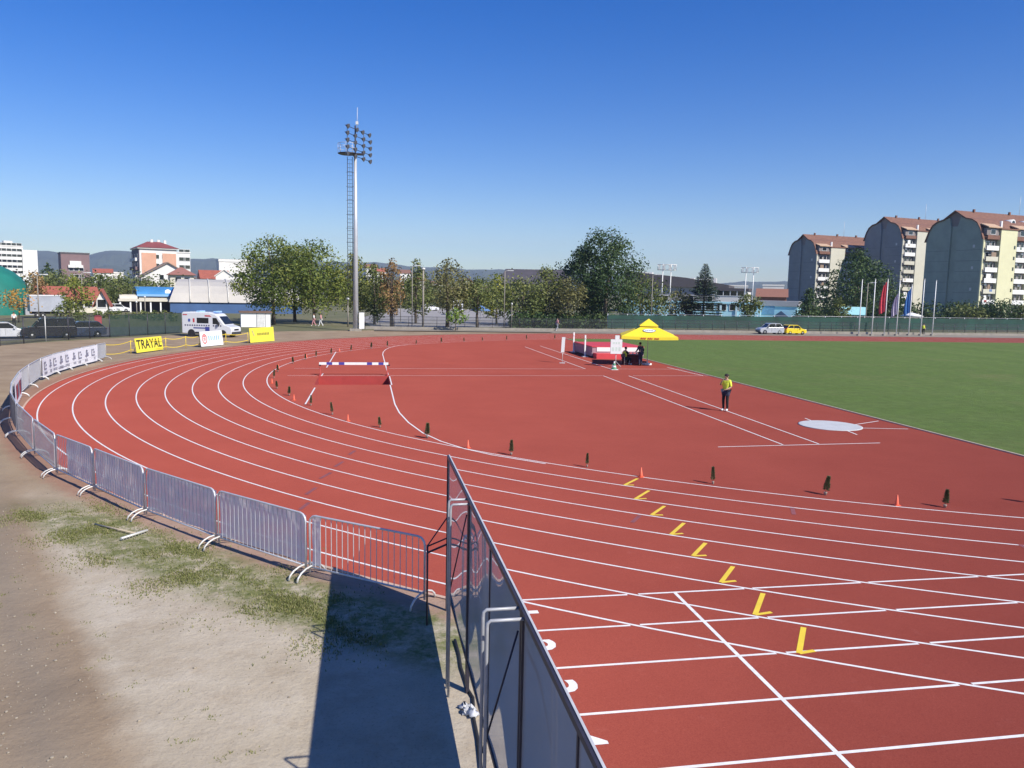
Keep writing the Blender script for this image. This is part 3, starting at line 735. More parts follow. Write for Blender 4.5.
# ------------------------------------------------------------------ tufts and stones near the barriers
def tufts():
    mb = MB(); rr = random.Random(3); n = 0
    while n < 22000:
        ang = math.radians(rr.uniform(217.5, 235)); r = rr.gauss(48.35, .55)
        x, y = r*math.cos(ang), r*math.sin(ang)
        if r < 47.0 or x > -30.6 or y < -38.6: continue
        f = math.sin(x*2.7+1.3*math.sin(y*1.9)) + math.sin(y*3.1-x*1.2) + .6*math.sin(x*7.1+y*5.3)
        f += rr.gauss(0, .55) + .5*math.sin(x*17+y*11)*math.sin(y*19-x*6)
        if f < .75:
            if rr.random() > .05: continue
        n += 1
        h = rr.uniform(.015, .05); a = rr.uniform(0, 2*PI); wv = .009; dx, dy = math.cos(a), math.sin(a); l = rr.uniform(-.03,.03)
        mb.poly([(x-dx*wv,y-dy*wv,.003),(x+dx*wv,y+dy*wv,.003),(x+dy*l,y-dx*l,h)], 0, rr.random())
    for k in range(420):      # scattered weeds on the sandy ground
        x, y = rr.uniform(-37,-31.7), rr.uniform(-40.5,-33)
        if rr.random() < .6 or math.sin(x*2.1+y*1.7) < .35: continue
        for j in range(rr.randint(6,22)):
            h = rr.uniform(.01,.04); a = rr.uniform(0,2*PI); xx, yy = x+rr.gauss(0,.05), y+rr.gauss(0,.04)
            mb.poly([(xx-.006,yy,.003),(xx+.006,yy,.003),(xx+.02*math.cos(a),yy+.02*math.sin(a),h)], 0, rr.random())
    lm = leafmat('tuft', [(0., (.11,.135,.035)), (.6, (.20,.215,.07)), (1., (.34,.31,.15))], .2)
    tag(mb.build('grass_tufts', lm, tint=True), 'short patchy grass tufts along the foot of the barriers', 'grass', kind='stuff')
    st = MB()
    for k in range(5000):
        x, y = rr.uniform(-39,-31.3), rr.uniform(-41,-26)
        sd = (x+33.35)*.9+(y+40.5)*.436
        if math.hypot(x,y) < 47.6 or (rr.random() > .12 and not (-1.5+rr.gauss(0,.25) < sd < .0)): continue
        s_ = rr.choice([.006,.007,.008,.009,.01,.012,.014,.022]) * rr.uniform(.6,1.1); n0 = len(st.v)
        st.lathe([(s_*.6,0),(s_,s_*.4),(s_*.5,s_*.9)], 6, (x,y,.002)); 
        st.v[n0:] = [(a+rr.uniform(-.3,.3)*s_, b+rr.uniform(-.3,.3)*s_, c) for a,b,c in st.v[n0:]]
    tag(st.build('pebbles', mat('pebble', (.29,.25,.195), .9, .4, 3)), 'small pale pebbles strewn over the dirt', 'pebbles', kind='stuff')
tufts()

# ------------------------------------------------------------------ conifers and cones along the inner line
NEED = leafmat('sapling_needles', [(0., (.06,.08,.035)), (.6, (.125,.15,.065)), (1., (.24,.22,.11))], .0)
def sapling_meshes(seed):
    rr = random.Random(seed); H = .54
    s = MB(); s.tube([(0,0,0),(.01,0,.25),(.02,.01,H*.95)], [.012,.009,.004], 6)
    c = MB()
    for i in range(900):
        v = rr.random()**.9; z = .14 + (H-.14)*v; rad = (.060*(1-v)**.7+.010)*(.75+.5*math.sin(z*40+seed)**2); a = rr.uniform(0,2*PI); r = rad*rr.uniform(.4,1)
        p = Vector((r*math.cos(a)+.02*v, r*math.sin(a), z)); d = Vector((math.cos(a), math.sin(a), rr.uniform(.2,1.1))).normalized(); sd = d.orthogonal().normalized()
        sd = Matrix.Rotation(rr.uniform(0,6.3), 3, d) @ sd; l = rr.uniform(.03,.055); k = .009
        c.poly([p-sd*k, p+sd*k, p+d*l+sd*k*.3, p+d*l-sd*k*.3], 0, rr.random())
    pt = MB(); pt.lathe([(.035,0),(.048,.085),(.050,.09),(.042,.088)], 12)
    return s.mesh('trunk', BARK), c.mesh('crown', NEED, True), pt.mesh('pot', mat('pale_pot', (.42,.36,.30), .8))
SAPS = [sapling_meshes(i) for i in range(4)]
con_px = [(1028,503),(944.5,508),(825,495.5),(713,484.5),(587,467.5),(511,455.5),(427,438.5),(380,427.8),(332.5,415),(310.8,405.8),(289,395.8),(277,388.8),(272.8,378.5),(274,372),(289,363.8),(300.5,359.8),(314.7,357.3),(329.4,354.3),(351,351.3),(372,348.8),(389.5,347.2),(415.6,344.7),(439.8,343),(462,341.8),(480.3,341),(507.3,340.5),(527,340),(554.8,339.5)]
con_lab = {0:'small potted conifer cut by the right edge of the picture',}
for i, q in enumerate(con_px):
    p = G(*q)
    if i >= 12:
        a_ = math.atan2(p.y, p.x); p = Vector((36.15*math.cos(a_), 36.15*math.sin(a_), 0)) if p.x < -8 else p
    lab = con_lab.get(i) or ('small potted conifer, %s along the inner track line counting from the right edge' % (ORD[i] if i < len(ORD) else ['twenty-fifth','twenty-sixth','twenty-seventh','twenty-eighth'][i-24]))
    t = thing('potted_conifer', lab, 'conifer', (p.x, p.y, ZR), R.uniform(0, 6), 'small potted conifers along the inner line of the bend')
    sc_ = R.uniform(.70, .98); t.scale = (sc_*R.uniform(.75,1.15),)*2 + (sc_,); t.rotation_euler = (R.uniform(-.10,.10), R.uniform(-.10,.10), R.uniform(0,6))
    a_, b_, c_ = SAPS[i % 4]; link('trunk', a_, t); link('crown', b_, t); link('pot', c_, t)
CONE = mat('orange_cone', (.80,.13,.06), .5, .06, 6)
c1 = MB(); c1.lathe([(.055,.012),(.05,.03),(.012,.27),(.0,.275)], 14); CM1 = c1.mesh('cone_body', CONE)
c2 = MB(); c2.cbox((0,0,.008),(.14,.14,.016)); CM2 = c2.mesh('cone_base', CONE)
cone_px = [(896.8,505.8),(641,477.2),(468,448.3),(348,421.5),(294,400.5),(272,383.5),(278.5,368.8),(306.5,357.8),(339.5,351.6)]
for i, q in enumerate(cone_px):
    p = G(*q); t = thing('marker_cone', 'small orange marker cone, %s along the inner line from the right' % ORD[i], 'cone', (p.x, p.y, ZR), .3*i, 'orange marker cones along the inner line')
    link('cone_body', CM1, t); link('cone_base', CM2, t)

# ------------------------------------------------------------------ steeplechase barrier
t = thing('steeplechase_barrier', 'white steeplechase barrier with blue bands over the water jump pit', 'barrier', (-33.62, -1.55, ZR), 0)
LB = 4.0; q = MB(); BLUEB = mat('blue_band', (.05,.05,.30), .5)
segs = [(0,.42,0),(.42,.75,1),(.75,1.12,0),(1.12,1.45,1),(1.45,2.75,0),(2.75,3.05,1),(3.05,3.42,0),(3.42,3.72,1),(3.72,LB,0)]
qw, qb = MB(), MB()
for a_, b_, k in segs: (qb if k else qw).box((a_,-.065,.62),(b_,.065,.76))
qw.build('beam', WHITEP, t); qb.build('beam_bands', BLUEB, t)
for x in (.06, LB-.06):
    q = MB(); q.cbox((x,0,.32),(.07,.08,.60)); q.cbox((x,0,.03),(.10,.9,.06)); q.tube([(x,-.38,.05),(x,-.03,.52)], .02, 6); q.build('stand', mat('stand_red', (.45,.07,.06), .6), t)
    q = MB(); q.cbox((x-.02 if x < 1 else x+.1,0,.60),(.12,.16,.06)); q.build('bracket', BLACK, t)

# ------------------------------------------------------------------ high jump, board, umbrella
p = Vector((-13.35, 11.4, 0))
t = thing('landing_mat', 'thick red high jump landing mat with white sides behind the umbrella', 'landing mat', (p.x, p.y, ZR))
MW, ML = 4.3, 5.6
RD = mat('mat_red', (.60,.055,.065), .55, .08, 1.5); MAT_SHADE = mat('mat_side_shade', (.34,.22,.25), .6);  # mat sides: purple-grey of the shaded side put into the colour
q = MB(); q.box((0,0,.12),(MW,ML,.45)); q.build('lower_mat', MAT_SHADE, t)
q = MB(); q.box((.03,.03,.452),(MW-.03,ML-.03,.84)); q.build('upper_mat', MAT_SHADE, t)
q = MB(); q.box((-.02,-.02,.842),(MW+.02,ML+.02,.90)); q.build('top_cover', RD, t)
q = MB(); q.box((.4,-.012,.50),(MW,.028,.835)); q.build('white_band', WHITEP, t)
q = MB(); q.box((.1,-1.0,.0),(MW-.6,-.03,.40)); q.build('front_mat', RD, t)
q = MB(); q.box((.1,.1,0),(MW-.1,ML-.1,.118)); q.build('pallet', BLACK, t)
for pp, lab, h in ((G(573.5,352.3), 'farther white high jump upright beside the red landing mat', 1.68), (G(584.8,357), 'nearer white high jump upright beside the red landing mat', 1.72)):
    t = thing('high_jump_upright', lab, 'upright', (pp.x, pp.y, ZR), 0, 'high jump uprights')
    q = MB(); q.cbox((0,0,.03),(.45,.5,.05)); q.build('base', STEELW, t)
    q = MB(); q.cbox((0,0,h/2+.03),(.11,.07,h)); q.build('post', WHITEP, t)
    q = MB(); q.cbox((.03,0,h-.25),(.09,.14,.05)); q.build('slide', STEELW, t)
pp = G(562.3,363.2)
t = thing('standing_sign', 'narrow white panel on a thin post beside the runway', 'sign', (pp.x, pp.y, ZR), face_yaw(pp))
q = MB(); q.tube([(0,0,0),(0,0,.95)], .02, 6); q.cbox((0,0,.012),(.4,.4,.024)); q.build('post', STEELW, t)
q = MB(); q.prism([(-.12,.78),(.12,.78),(.17,1.88),(-.07,1.88)], -.05, .05, 'y'); q.build('panel', WHITEP, t)
pp = G(615.5,367)
t = thing('scoreboard', 'white portable scoreboard on a thin pole beside the umbrella', 'scoreboard', (pp.x, pp.y, ZR), face_yaw(pp)+.15)
q = MB(); q.tube([(0,0,0),(0,0,1.2)], .025, 8); q.tube([(-.35,-.2,0.02),(0,0,.4)], .015, 6); q.tube([(.35,-.2,0.02),(0,0,.4)], .015, 6); q.tube([(0,.35,0.02),(0,0,.4)], .015, 6); q.build('stand', STEELW, t)
q = MB(); q.cbox((0,-.02,1.42),(.80,.16,1.0)); q.build('panel', WHITEP, t)
q = MB(); q.cbox((.05,-.02,2.06),(.30,.16,.28)); q.build('top_panel', WHITEP, t)
q = MB()
for k, x in enumerate((-.22,0,.22)): q.cbox((x,-.103,1.25),(.15,.006,.26)); q.cbox((x*.8,-.103,1.68),(.12,.006,.14))
q.build('digit_flaps', mat('pale_green_flap', (.62,.70,.62), .6), t)
pp = G(614,369.8)
t = thing('road_cone', 'white and green cone standing in front of the scoreboard', 'cone', (pp.x, pp.y, ZR))
q = MB(); q.lathe([(.19,.03),(.15,.16)], 16); q.lathe([(.115,.28),(.075,.42)], 16); q.build('green_bands', mat('cone_green', (.10,.34,.18), .5), t)
q = MB(); q.lathe([(.15,.16),(.115,.28)], 16); q.lathe([(.075,.42),(.03,.55),(.0,.56)], 16); q.cbox((0,0,.015),(.46,.46,.03)); q.build('white_body', WHITEP, t)
# umbrella
pp = G(647,365); fy = face_yaw(pp)
t = thing('sun_umbrella', 'large square yellow sun umbrella with an oval white emblem', 'umbrella', (pp.x, pp.y, ZR), fy+.06)
q = MB(); q.lathe([(.34,0),(.34,.10),(.30,.12),(.06,.12),(.05,.30),(.0,.30)], 20); q.build('base', WHITEP, t)
q = MB(); q.tube([(0,0,.1),(0,0,3.2)], .025, 8); q.build('pole', STEELW, t)
UMB = mat('yellow_canopy', (.86,.66,.03), .6, .04, 2); hw = 1.95; ze, zp = 2.16, 3.05
cv = MB()
corner = [(-hw,-hw),(hw,-hw),(hw,hw),(-hw,hw)]
N = 8
for k in range(4):
    a_, b_ = Vector(corner[k]), Vector(corner[(k+1)%4]); rows = []
    for i in range(N+1):
        f = .18 + .82*i/N; z = zp - (zp-ze)*(f**.92)
        row = []
        for j in range(N+1):
            q_ = a_.lerp(b_, j/N)*f; sag = .05*math.sin(PI*j/N)*f; row.append((q_.x, q_.y, z-sag))
        rows.append(row)
    base = len(cv.v)
    for r_ in rows: cv.v += r_
    for i in range(N):
        for j in range(N): x_ = base+i*(N+1)+j; cv.face([x_, x_+1, x_+N+2, x_+N+1], 0, True)
cv.build('canopy', UMB, t, fixn=False)
va = MB()
for k in range(4):
    a_, b_ = Vector(corner[k]), Vector(corner[(k+1)%4])
    for j in range(N):
        c_, d_ = a_.lerp(b_, j/N), a_.lerp(b_, (j+1)/N); z1, z2 = ze-.05*math.sin(PI*j/N), ze-.05*math.sin(PI*(j+1)/N)
        va.poly([(c_.x,c_.y,z1),(d_.x,d_.y,z2),(d_.x*1.01,d_.y*1.01,z2-.20),(c_.x*1.01,c_.y*1.01,z1-.20)])
va.build('valance', UMB, t, fixn=False)
tp = MB()
for k in range(4):
    a_, b_ = Vector(corner[k])*.33, Vector(corner[(k+1)%4])*.33
    tp.poly([(a_.x,a_.y,zp-.17),(b_.x,b_.y,zp-.17),(0,0,3.34)]); tp.poly([(a_.x,a_.y,zp-.17),(b_.x,b_.y,zp-.17),(b_.x*1.02,b_.y*1.02,zp-.24),(a_.x*1.02,a_.y*1.02,zp-.24)])
tp.build('top_vent', UMB, t, fixn=False)
for k in range(4): q = MB(); c_ = corner[k]; q.tube([(0,0,3.0),(c_[0]*.97,c_[1]*.97,ze-.04)], .012, 5); q.build('rib', STEELW, t)
# emblem on the front slope
def slope_pt(u, v, off=.035):       # u across (m), v 0..1 down the front slope
    f = .18+.82*v; z = zp-(zp-ze)*(f**.92) - .05*math.sin(PI*(.5+u/(2*hw*f)))*f
    return Vector((u, -hw*f-off*.5, z+off))
q = MB(); N2 = 24; cv_ = .47
q.poly([slope_pt(.40*math.cos(2*PI*i/N2), cv_+.13*math.sin(2*PI*i/N2)) for i in range(N2)]); q.build('emblem', WHITEP, t, fixn=False)
q = MB()
for i in range(N2):
    a0, a1 = 2*PI*i/N2, 2*PI*(i+1)/N2
    q.poly([slope_pt(r_*math.cos(a_), cv_+r_*.325*math.sin(a_), .045) for r_, a_ in ((.40,a0),(.40,a1),(.46,a1),(.46,a0))])
for x in (-.24,-.12,.0,.12,.22): q.poly([slope_pt(x+dx, cv_+dv, .045) for dx, dv in ((-.04,-.03),(.04,-.03),(.04,.03),(-.04,.03))])
q.build('emblem_outline', mat('grey_blue_ink', (.20,.25,.30), .6), t, fixn=False)
q = MB(); x = -.62
for wd in (.1,.07,.12,.0,.09,.1,.08,.0,.1,.06,.09):
    if wd: q.poly([(x,-hw*1.012-.012,ze-.20),(x+wd,-hw*1.012-.012,ze-.20),(x+wd,-hw*1.012-.012,ze-.09),(x,-hw*1.012-.012,ze-.09)])
    x += (wd or .07)+.03
q.build('valance_lettering', mat('red_ink2', (.55,.10,.04), .6), t, fixn=False)
# table
pt_ = G(634,365.2)
t = thing('folding_table', 'dark covered folding table under the yellow umbrella', 'table', (pt_.x, pt_.y+.5, ZR), fy)
q = MB(); q.cbox((0,0,.73),(1.5,.7,.04)); q.build('tabletop', mat('table_grey', (.12,.10,.11), .5), t)
for x in (-.65,.65):
    for y in (-.28,.28): q = MB(); q.tube([(x,y,0),(x,y,.71)], .018, 6); q.build('leg', DARKST, t)
q = MB(); q.box((-.7,-.36,.2),(.7,-.345,.71)); q.build('front_cloth', mat('dark_red_cloth', (.10,.02,.025), .8), t)
q = MB()
for x, s_ in ((-.25,.13),(.05,.1),(.32,.12)): q.cbox((x,-.1,.75+s_/2),(s_,s_*1.2,s_))
o = q.build('paper_stack', WHITEP); o.location = (pt_.x, pt_.y+.5, ZR); o.rotation_euler = (0,0,fy); tag(o, 'small pale boxes and papers on the dark folding table', 'papers')

# ------------------------------------------------------------------ people
def skin_mesh(name, verts, edges, radii, m, lvl=1):
    me = bpy.data.meshes.new(name); me.from_pydata([tuple(v) for v in verts], edges, [])
    o = bpy.data.objects.new(name, me); COL.objects.link(o)
    md = o.modifiers.new('s', 'SKIN'); md.use_smooth_shade = True
    if not me.skin_vertices: me.skin_vertices.new() if hasattr(me.skin_vertices, 'new') else None
    for i, r_ in enumerate(radii):
        sv = me.skin_vertices[0].data[i]; sv.radius = (r_, r_) if not hasattr(r_, '__len__') else r_; sv.use_root = (i == 0)
    sub = o.modifiers.new('u', 'SUBSURF'); sub.levels = lvl; sub.render_levels = lvl
    bpy.context.view_layer.update()
    ev = o.evaluated_get(bpy.context.evaluated_depsgraph_get()); out = bpy.data.meshes.new_from_object(ev)
    bpy.data.objects.remove(o); bpy.data.meshes.remove(me)
    out.name = name; out.materials.clear(); out.materials.append(m); return out
STAND = dict(pelvis=(0,0,.93), spine=(0,.01,1.13), chest=(0,0,1.33), neck=(0,-.005,1.46), headb=(0,.012,1.53), headm=(0,.02,1.60), headt=(0,.01,1.665),
    shl=(-.17,0,1.395), ell=(-.235,-.02,1.12), wrl=(-.22,.10,.90), hal=(-.215,.14,.82), shr=(.17,0,1.395), elr=(.235,-.02,1.12), wrr=(.22,.10,.90), har=(.215,.14,.82),
    hil=(-.09,0,.90), knl=(-.10,.03,.49), anl=(-.10,-.02,.09), tol=(-.115,.15,.035), hir=(.09,0,.90), knr=(.10,.03,.49), anr=(.10,-.02,.09), tor=(.115,.15,.035))
SIT = dict(STAND); SIT.update(dict(pelvis=(0,0,.52), spine=(0,-.01,.74), chest=(0,.03,.94), neck=(0,.05,1.07), headb=(0,.075,1.14), headm=(0,.09,1.21), headt=(0,.08,1.28),
    shl=(-.17,.04,1.0), ell=(-.22,.14,.78), wrl=(-.14,.36,.80), hal=(-.11,.44,.80), shr=(.17,.04,1.0), elr=(.22,.14,.78), wrr=(.14,.36,.80), har=(.11,.44,.80),
    hil=(-.09,0,.50), knl=(-.12,.42,.50), anl=(-.12,.40,.09), tol=(-.13,.56,.035), hir=(.09,0,.50), knr=(.12,.42,.50), anr=(.12,.40,.09), tor=(.13,.56,.035)))
WALK = dict(STAND); WALK.update(dict(knl=(-.09,.16,.50), anl=(-.09,.22,.10), tol=(-.1,.38,.06), knr=(.09,.0,.49), anr=(.09,-.26,.14), tor=(.1,-.16,.05), wrl=(-.22,-.12,.92), hal=(-.21,-.14,.84), wrr=(.22,.2,.95), har=(.21,.26,.88)))
RAD = dict(pelvis=(.145,.11), spine=(.125,.095), chest=(.15,.105), neck=.052, headb=.065, headm=(.078,.095), headt=.055, sh=.062, el=.042, wr=.029, ha=(.036,.022), hi=.085, kn=.056, an=.038, to=.036)
def rad(k, g=0., s=1.):
    v = RAD.get(k) or RAD[k[:2]]
    return tuple(x*s+g for x in v) if hasattr(v, '__len__') else v*s+g
ED = [('pelvis','spine'),('spine','chest'),('chest','neck'),('neck','headb'),('headb','headm'),('headm','headt'),('chest','shl'),('shl','ell'),('ell','wrl'),('wrl','hal'),('chest','shr'),('shr','elr'),('elr','wrr'),('wrr','har'),
      ('pelvis','hil'),('hil','knl'),('knl','anl'),('anl','tol'),('pelvis','hir'),('hir','knr'),('knr','anr'),('anr','tor')]
def chain(J_, keys, edges, name, m, g=0., parent=None, lvl=1):
    ids = {k: i for i, k in enumerate(keys)}
    me = skin_mesh(name, [J_[k] for k in keys], [(ids[a], ids[b]) for a, b in edges], [rad(k, g) for k in keys], m, lvl)
    return link(name, me, parent)
def person(label, loc, rz, pose, top, legs, shoes=WHITEP, vest=None, sleeves=True, hands=True, hair=HAIR, shorts=None, long_hair=False, s=1.0):
    t = thing('person', label, 'person', loc, rz); t.scale = (s,s,s); Jn = dict(pose)
    keys = list(Jn.keys()); keys.sort(key=lambda k: k != 'pelvis')
    verts = [Vector(Jn[k]) for k in keys]; ids = {k: i for i, k in enumerate(keys)}; edges = [(ids[a], ids[b]) for a, b in ED]; radii = [rad(k) for k in keys]
    if hands:
        for sd in ('l','r'):
            w_, h_ = Vector(Jn['wr'+sd]), Vector(Jn['ha'+sd]); d = (h_-w_).normalized(); sx = d.cross(Vector((0,0,1))); sx = sx.normalized() if sx.length > .1 else Vector((1,0,0))
            up = sx.cross(d)
            for k, (off, ln) in enumerate(((-.026,.060),(-.009,.072),(.009,.068),(.026,.052))):
                b0 = len(verts); verts += [h_+sx*off+d*.018, h_+sx*off+d*(.03+ln*.5)-up*.006, h_+sx*off+d*(.025+ln)-up*.024]; radii += [.010,.009,.007]
                edges += [(ids['ha'+sd], b0),(b0,b0+1),(b0+1,b0+2)]
            b0 = len(verts); sg = -1 if sd == 'l' else 1
            verts += [h_-sx*.03*sg-d*.02-up*.01, h_-sx*.052*sg+d*.018-up*.018]; radii += [.011,.009]; edges += [(ids['ha'+sd], b0),(b0,b0+1)]
    link('body', skin_mesh('body', verts, edges, radii, SKIN, 1), t)
    tk = ['spine','pelvis','chest','shl','shr'] + (['ell','elr'] if sleeves else [])
    te = [('pelvis','spine'),('spine','chest'),('chest','shl'),('chest','shr')] + ([('shl','ell'),('shr','elr')] if sleeves else [])
    if sleeves == 'long': tk += ['wrl','wrr']; te += [('ell','wrl'),('elr','wrr')]
    chain(Jn, tk, te, 'shirt', top, .016, t)
    if vest: chain(Jn, ['spine','pelvis','chest','shl','shr'], [('pelvis','spine'),('spine','chest'),('chest','shl'),('chest','shr')], 'vest', vest, .030, t)
    chain(Jn, ['pelvis','hil','knl','anl','hir','knr','anr'], [('pelvis','hil'),('hil','knl'),('knl','anl'),('pelvis','hir'),('hir','knr'),('knr','anr')], 'trousers', legs, .013, t)
    if shorts:
        Jn['kml'] = tuple(Vector(Jn['hil']).lerp(Vector(Jn['knl']), .6)); Jn['kmr'] = tuple(Vector(Jn['hir']).lerp(Vector(Jn['knr']), .6))
        RAD['km'] = .075; chain(Jn, ['pelvis','hil','kml','hir','kmr'], [('pelvis','hil'),('hil','kml'),('pelvis','hir'),('hir','kmr')], 'shorts', shorts, .026, t)
    for sd in ('l','r'): chain(Jn, ['an'+sd,'to'+sd], [('an'+sd,'to'+sd)], 'shoe', shoes, .014, t)
    hm = Vector(Jn['headm']); h = MB(); n0 = 0
    h.lathe([(.05,-.06),(.088,-.02),(.096,.03),(.085,.075),(.05,.105),(.0,.115)] if not long_hair else [(.07,-.2),(.09,-.1),(.096,0),(.098,.04),(.085,.08),(.05,.108),(.0,.118)], 14, (0,-.022,0))
    h.xf(Matrix.Translation(hm)); h.build('hair', hair, t)
    f = MB(); f.lathe([(.0,0),(.013,.004),(.012,.016),(.0,.04)], 8, (0,.092,-.03)); f.xf(Matrix.Translation(hm)); f.build('nose', SKIN, t)
    for x in (-.032,.032): f = MB(); f.lathe([(0,-.01),(.010,0),(0,.01)], 8, (x,.082,.012)); f.xf(Matrix.Translation(hm)); f.build('eye', BLACK, t)
    f = MB(); f.cbox((0,.083,-.055),(.045,.012,.010)); f.xf(Matrix.Translation(hm)); f.build('mouth', mat('lip', (.36,.13,.11), .6), t)
    for x in (-.084,.084): f = MB(); f.cbox((x,.005,-.01),(.016,.035,.055)); f.xf(Matrix.Translation(hm)); f.build('ear', SKIN, t)
    return t
P1 = dict(STAND); P1.update(dict(elr=(.26,.08,1.16), wrr=(.12,.20,1.36), har=(.07,.19,1.44), ell=(-.25,.02,1.12), wrl=(-.14,.19,1.02), hal=(-.07,.22,1.0)))
pp = G(725,411.3)
person('person in yellow vest, dark shorts and black leggings standing on the runway', (pp.x, pp.y, ZL+0.0010), face_yaw(pp)+PI-.5, P1, HIVIS, BLACKC, WHITEP, HIVIS, True, True, HAIR, NAVY, s=.98)
pp = G(624.5,365.2)
chx = pp.copy(); syaw = face_yaw(pp)-.9
person('person in yellow vest seated at the table under the umbrella', (pp.x, pp.y, ZR), syaw, SIT, BLACKC, BLACKC, WHITEP, HIVIS, True, True)
t = thing('folding_chair', 'small folding chair under the seated person in the yellow vest', 'chair', (pp.x, pp.y, ZR), syaw)
q = MB(); q.cbox((0,.08,.385),(.42,.42,.03)); q.build('seat', DARKST, t); q = MB(); q.cbox((0,-.17,.72),(.42,.03,.25)); q.build('backrest', DARKST, t)
for x in (-.19,.19):
    q = MB(); q.tube([(x,-.17,0),(x,-.17,.84)], .014, 6); q.build('leg', STEELW, t); q = MB(); q.tube([(x,.27,0),(x,.27,.37)], .014, 6); q.build('leg', STEELW, t)
pp = G(640.3,366)
P3 = dict(STAND); P3.update(dict(chest=(0,.05,1.32), neck=(0,.07,1.44), headb=(0,.095,1.51), headm=(0,.11,1.58), headt=(0,.10,1.65), shl=(-.17,.05,1.38), shr=(.17,.05,1.38), ell=(-.25,.1,1.12), wrl=(-.2,.3,1.02), hal=(-.16,.38,1.0)))
person('person in dark navy tracksuit standing by the table under the umbrella', (pp.x, pp.y, ZR), face_yaw(pp)+.7, P3, NAVY, NAVY, BLACK, None, 'long', True)
PINK = mat('pink_cloth', (.62,.30,.32), .8); GREYC = mat('grey_cloth', (.25,.26,.30), .8); WHC = mat('white_cloth', (.72,.72,.72), .8)
pp = XY(557, 104.5, 330); person('person in pink top walking behind the far fence', (pp.x, pp.y, .004), -1.2, WALK, PINK, GREYC, WHITEP, None, True, False)
pp = XY(314, 104, 328); person('person in white top walking by the floodlight mast, left one of two', (pp.x, pp.y, 0), 1.4, WALK, WHC, PINK, WHITEP, None, True, False)
pp = XY(321, 104, 328); person('person in pale pink top walking by the floodlight mast, right one of two', (pp.x, pp.y, 0), 1.4, WALK, PINK, WHC, WHITEP, None, True, False)
pp = G(923,335.5); person('person in yellow vest standing between the flagpoles', (pp.x, pp.y, .004), face_yaw(pp)+PI, STAND, BLACKC, BLACKC, WHITEP, HIVIS, True, False)
pp = XY(14.5, 88, 330); person('person in white shirt standing behind the white parked car', (pp.x, pp.y, 0), face_yaw(pp)+PI, STAND, WHC, BLACKC, BLACK, None, True, False)

# ------------------------------------------------------------------ floodlight mast
pm = G(355.8, 331); D_M = (pm-CAM).dot(FH)
t = thing('floodlight_mast', 'tall steel floodlight mast with ladder and a rack of lamps', 'floodlight mast', (pm.x, pm.y, 0))
HM = 23.0
q = MB(); q.tube([(0,0,0),(0,0,HM*.5),(0,0,HM-2.4)], [.33,.25,.16], 12); q.build('pole', mat('mast_steel', (.55,.56,.58), .45, .1, .6, .3), t)
q = MB(); q.cbox((0,0,.15),(1.4,1.4,.3)); q.build('plinth', CONC, t)
q = MB(); q.box((.4,-.5,.3),(1.0,.1,2.2)); q.build('cabinet', WHITEP, t)
lx = -.62
q = MB()
for x in (lx-.28, lx+.28): q.tube([(x,0,3),(x,0,HM-2.8)], .035, 5)
z = 3.2
while z < HM-3: q.tube([(lx-.28,0,z),(lx+.28,0,z)], .02, 4, cap=False); z += .45
q.build('ladder', DARKST, t)
q = MB(); z = 4.
while z < HM-3:
    q.tube([(lx+.42*math.cos(a_), -.40*math.sin(a_)-.05, z) for a_ in [PI*i/6 for i in range(7)]], .02, 4, cap=False)
    q.tube([(lx+.28,0,z),(-.2,0,z)], .022, 4); z += 1.6
for a_ in (PI*.25, PI*.5, PI*.75): q.tube([(lx+.42*math.cos(a_), -.40*math.sin(a_)-.05, 4.),(lx+.42*math.cos(a_), -.40*math.sin(a_)-.05, HM-3.4)], .014, 4)
q.build('ladder_cage', DARKST, t)
zp_ = HM-2.55
q = MB(); q.lathe([(1.0,0),(1.15,.06),(1.15,.12)], 18, (-.85,0,zp_)); q.cbox((.2,0,zp_+.08),(1.5,1.0,.12)); q.build('platform', DARKST, t)
q = MB()
for h in (.55, 1.1): q.tube([(-.85+1.12*math.cos(2*PI*i/18), 1.12*math.sin(2*PI*i/18), zp_+.1+h) for i in range(3, 17)], .025, 5)
for i in range(3, 17, 2): a_ = 2*PI*i/18; q.tube([(-.85+1.12*math.cos(a_), 1.12*math.sin(a_), zp_+.1),(-.85+1.12*math.cos(a_), 1.12*math.sin(a_), zp_+1.2)], .02, 4)
q.build('railing', STEEL, t)
U = Vector((.44,.90,0)).normalized(); NRM = Vector((.9,-.44,0)).normalized()
q = MB(); z0, z1 = zp_-.35, zp_+3.1
for s_ in (-2.2, 0, 2.4): q.tube([U*s_*.9+Vector((0,0,z0)), U*s_*.9+Vector((0,0,z1))], .05 if s_ == 0 else .035, 6)
for k in range(5): zz = z0+.2+k*.76; q.tube([U*-2.5+Vector((0,0,zz)), U*3.6+Vector((0,0,zz))], .035, 6)
q.tube([Vector((0,0,HM-2.6)), Vector((0,0,z1+.2))], .08, 8); q.build('lamp_rack', DARKST, t)
lampm = MB(); lampm.lathe([(.08,-.24),(.20,-.05),(.28,.08),(.28,.10),(.26,.10)], 12); lampm.xf(Matrix.Rotation(math.radians(108), 4, 'Y')); LAMP = lampm.mesh('lamp_body', mat('lamp_housing', (.10,.10,.11), .5, .2, 4))
ln = MB(); ln.lathe([(.26,.08),(.0,.10)], 12); ln.xf(Matrix.Rotation(math.radians(108), 4, 'Y')); LENS = ln.mesh('lamp_lens', mat('lamp_lens', (.70,.72,.75), .12, .05, 3))
rn = math.atan2(NRM.y, NRM.x)
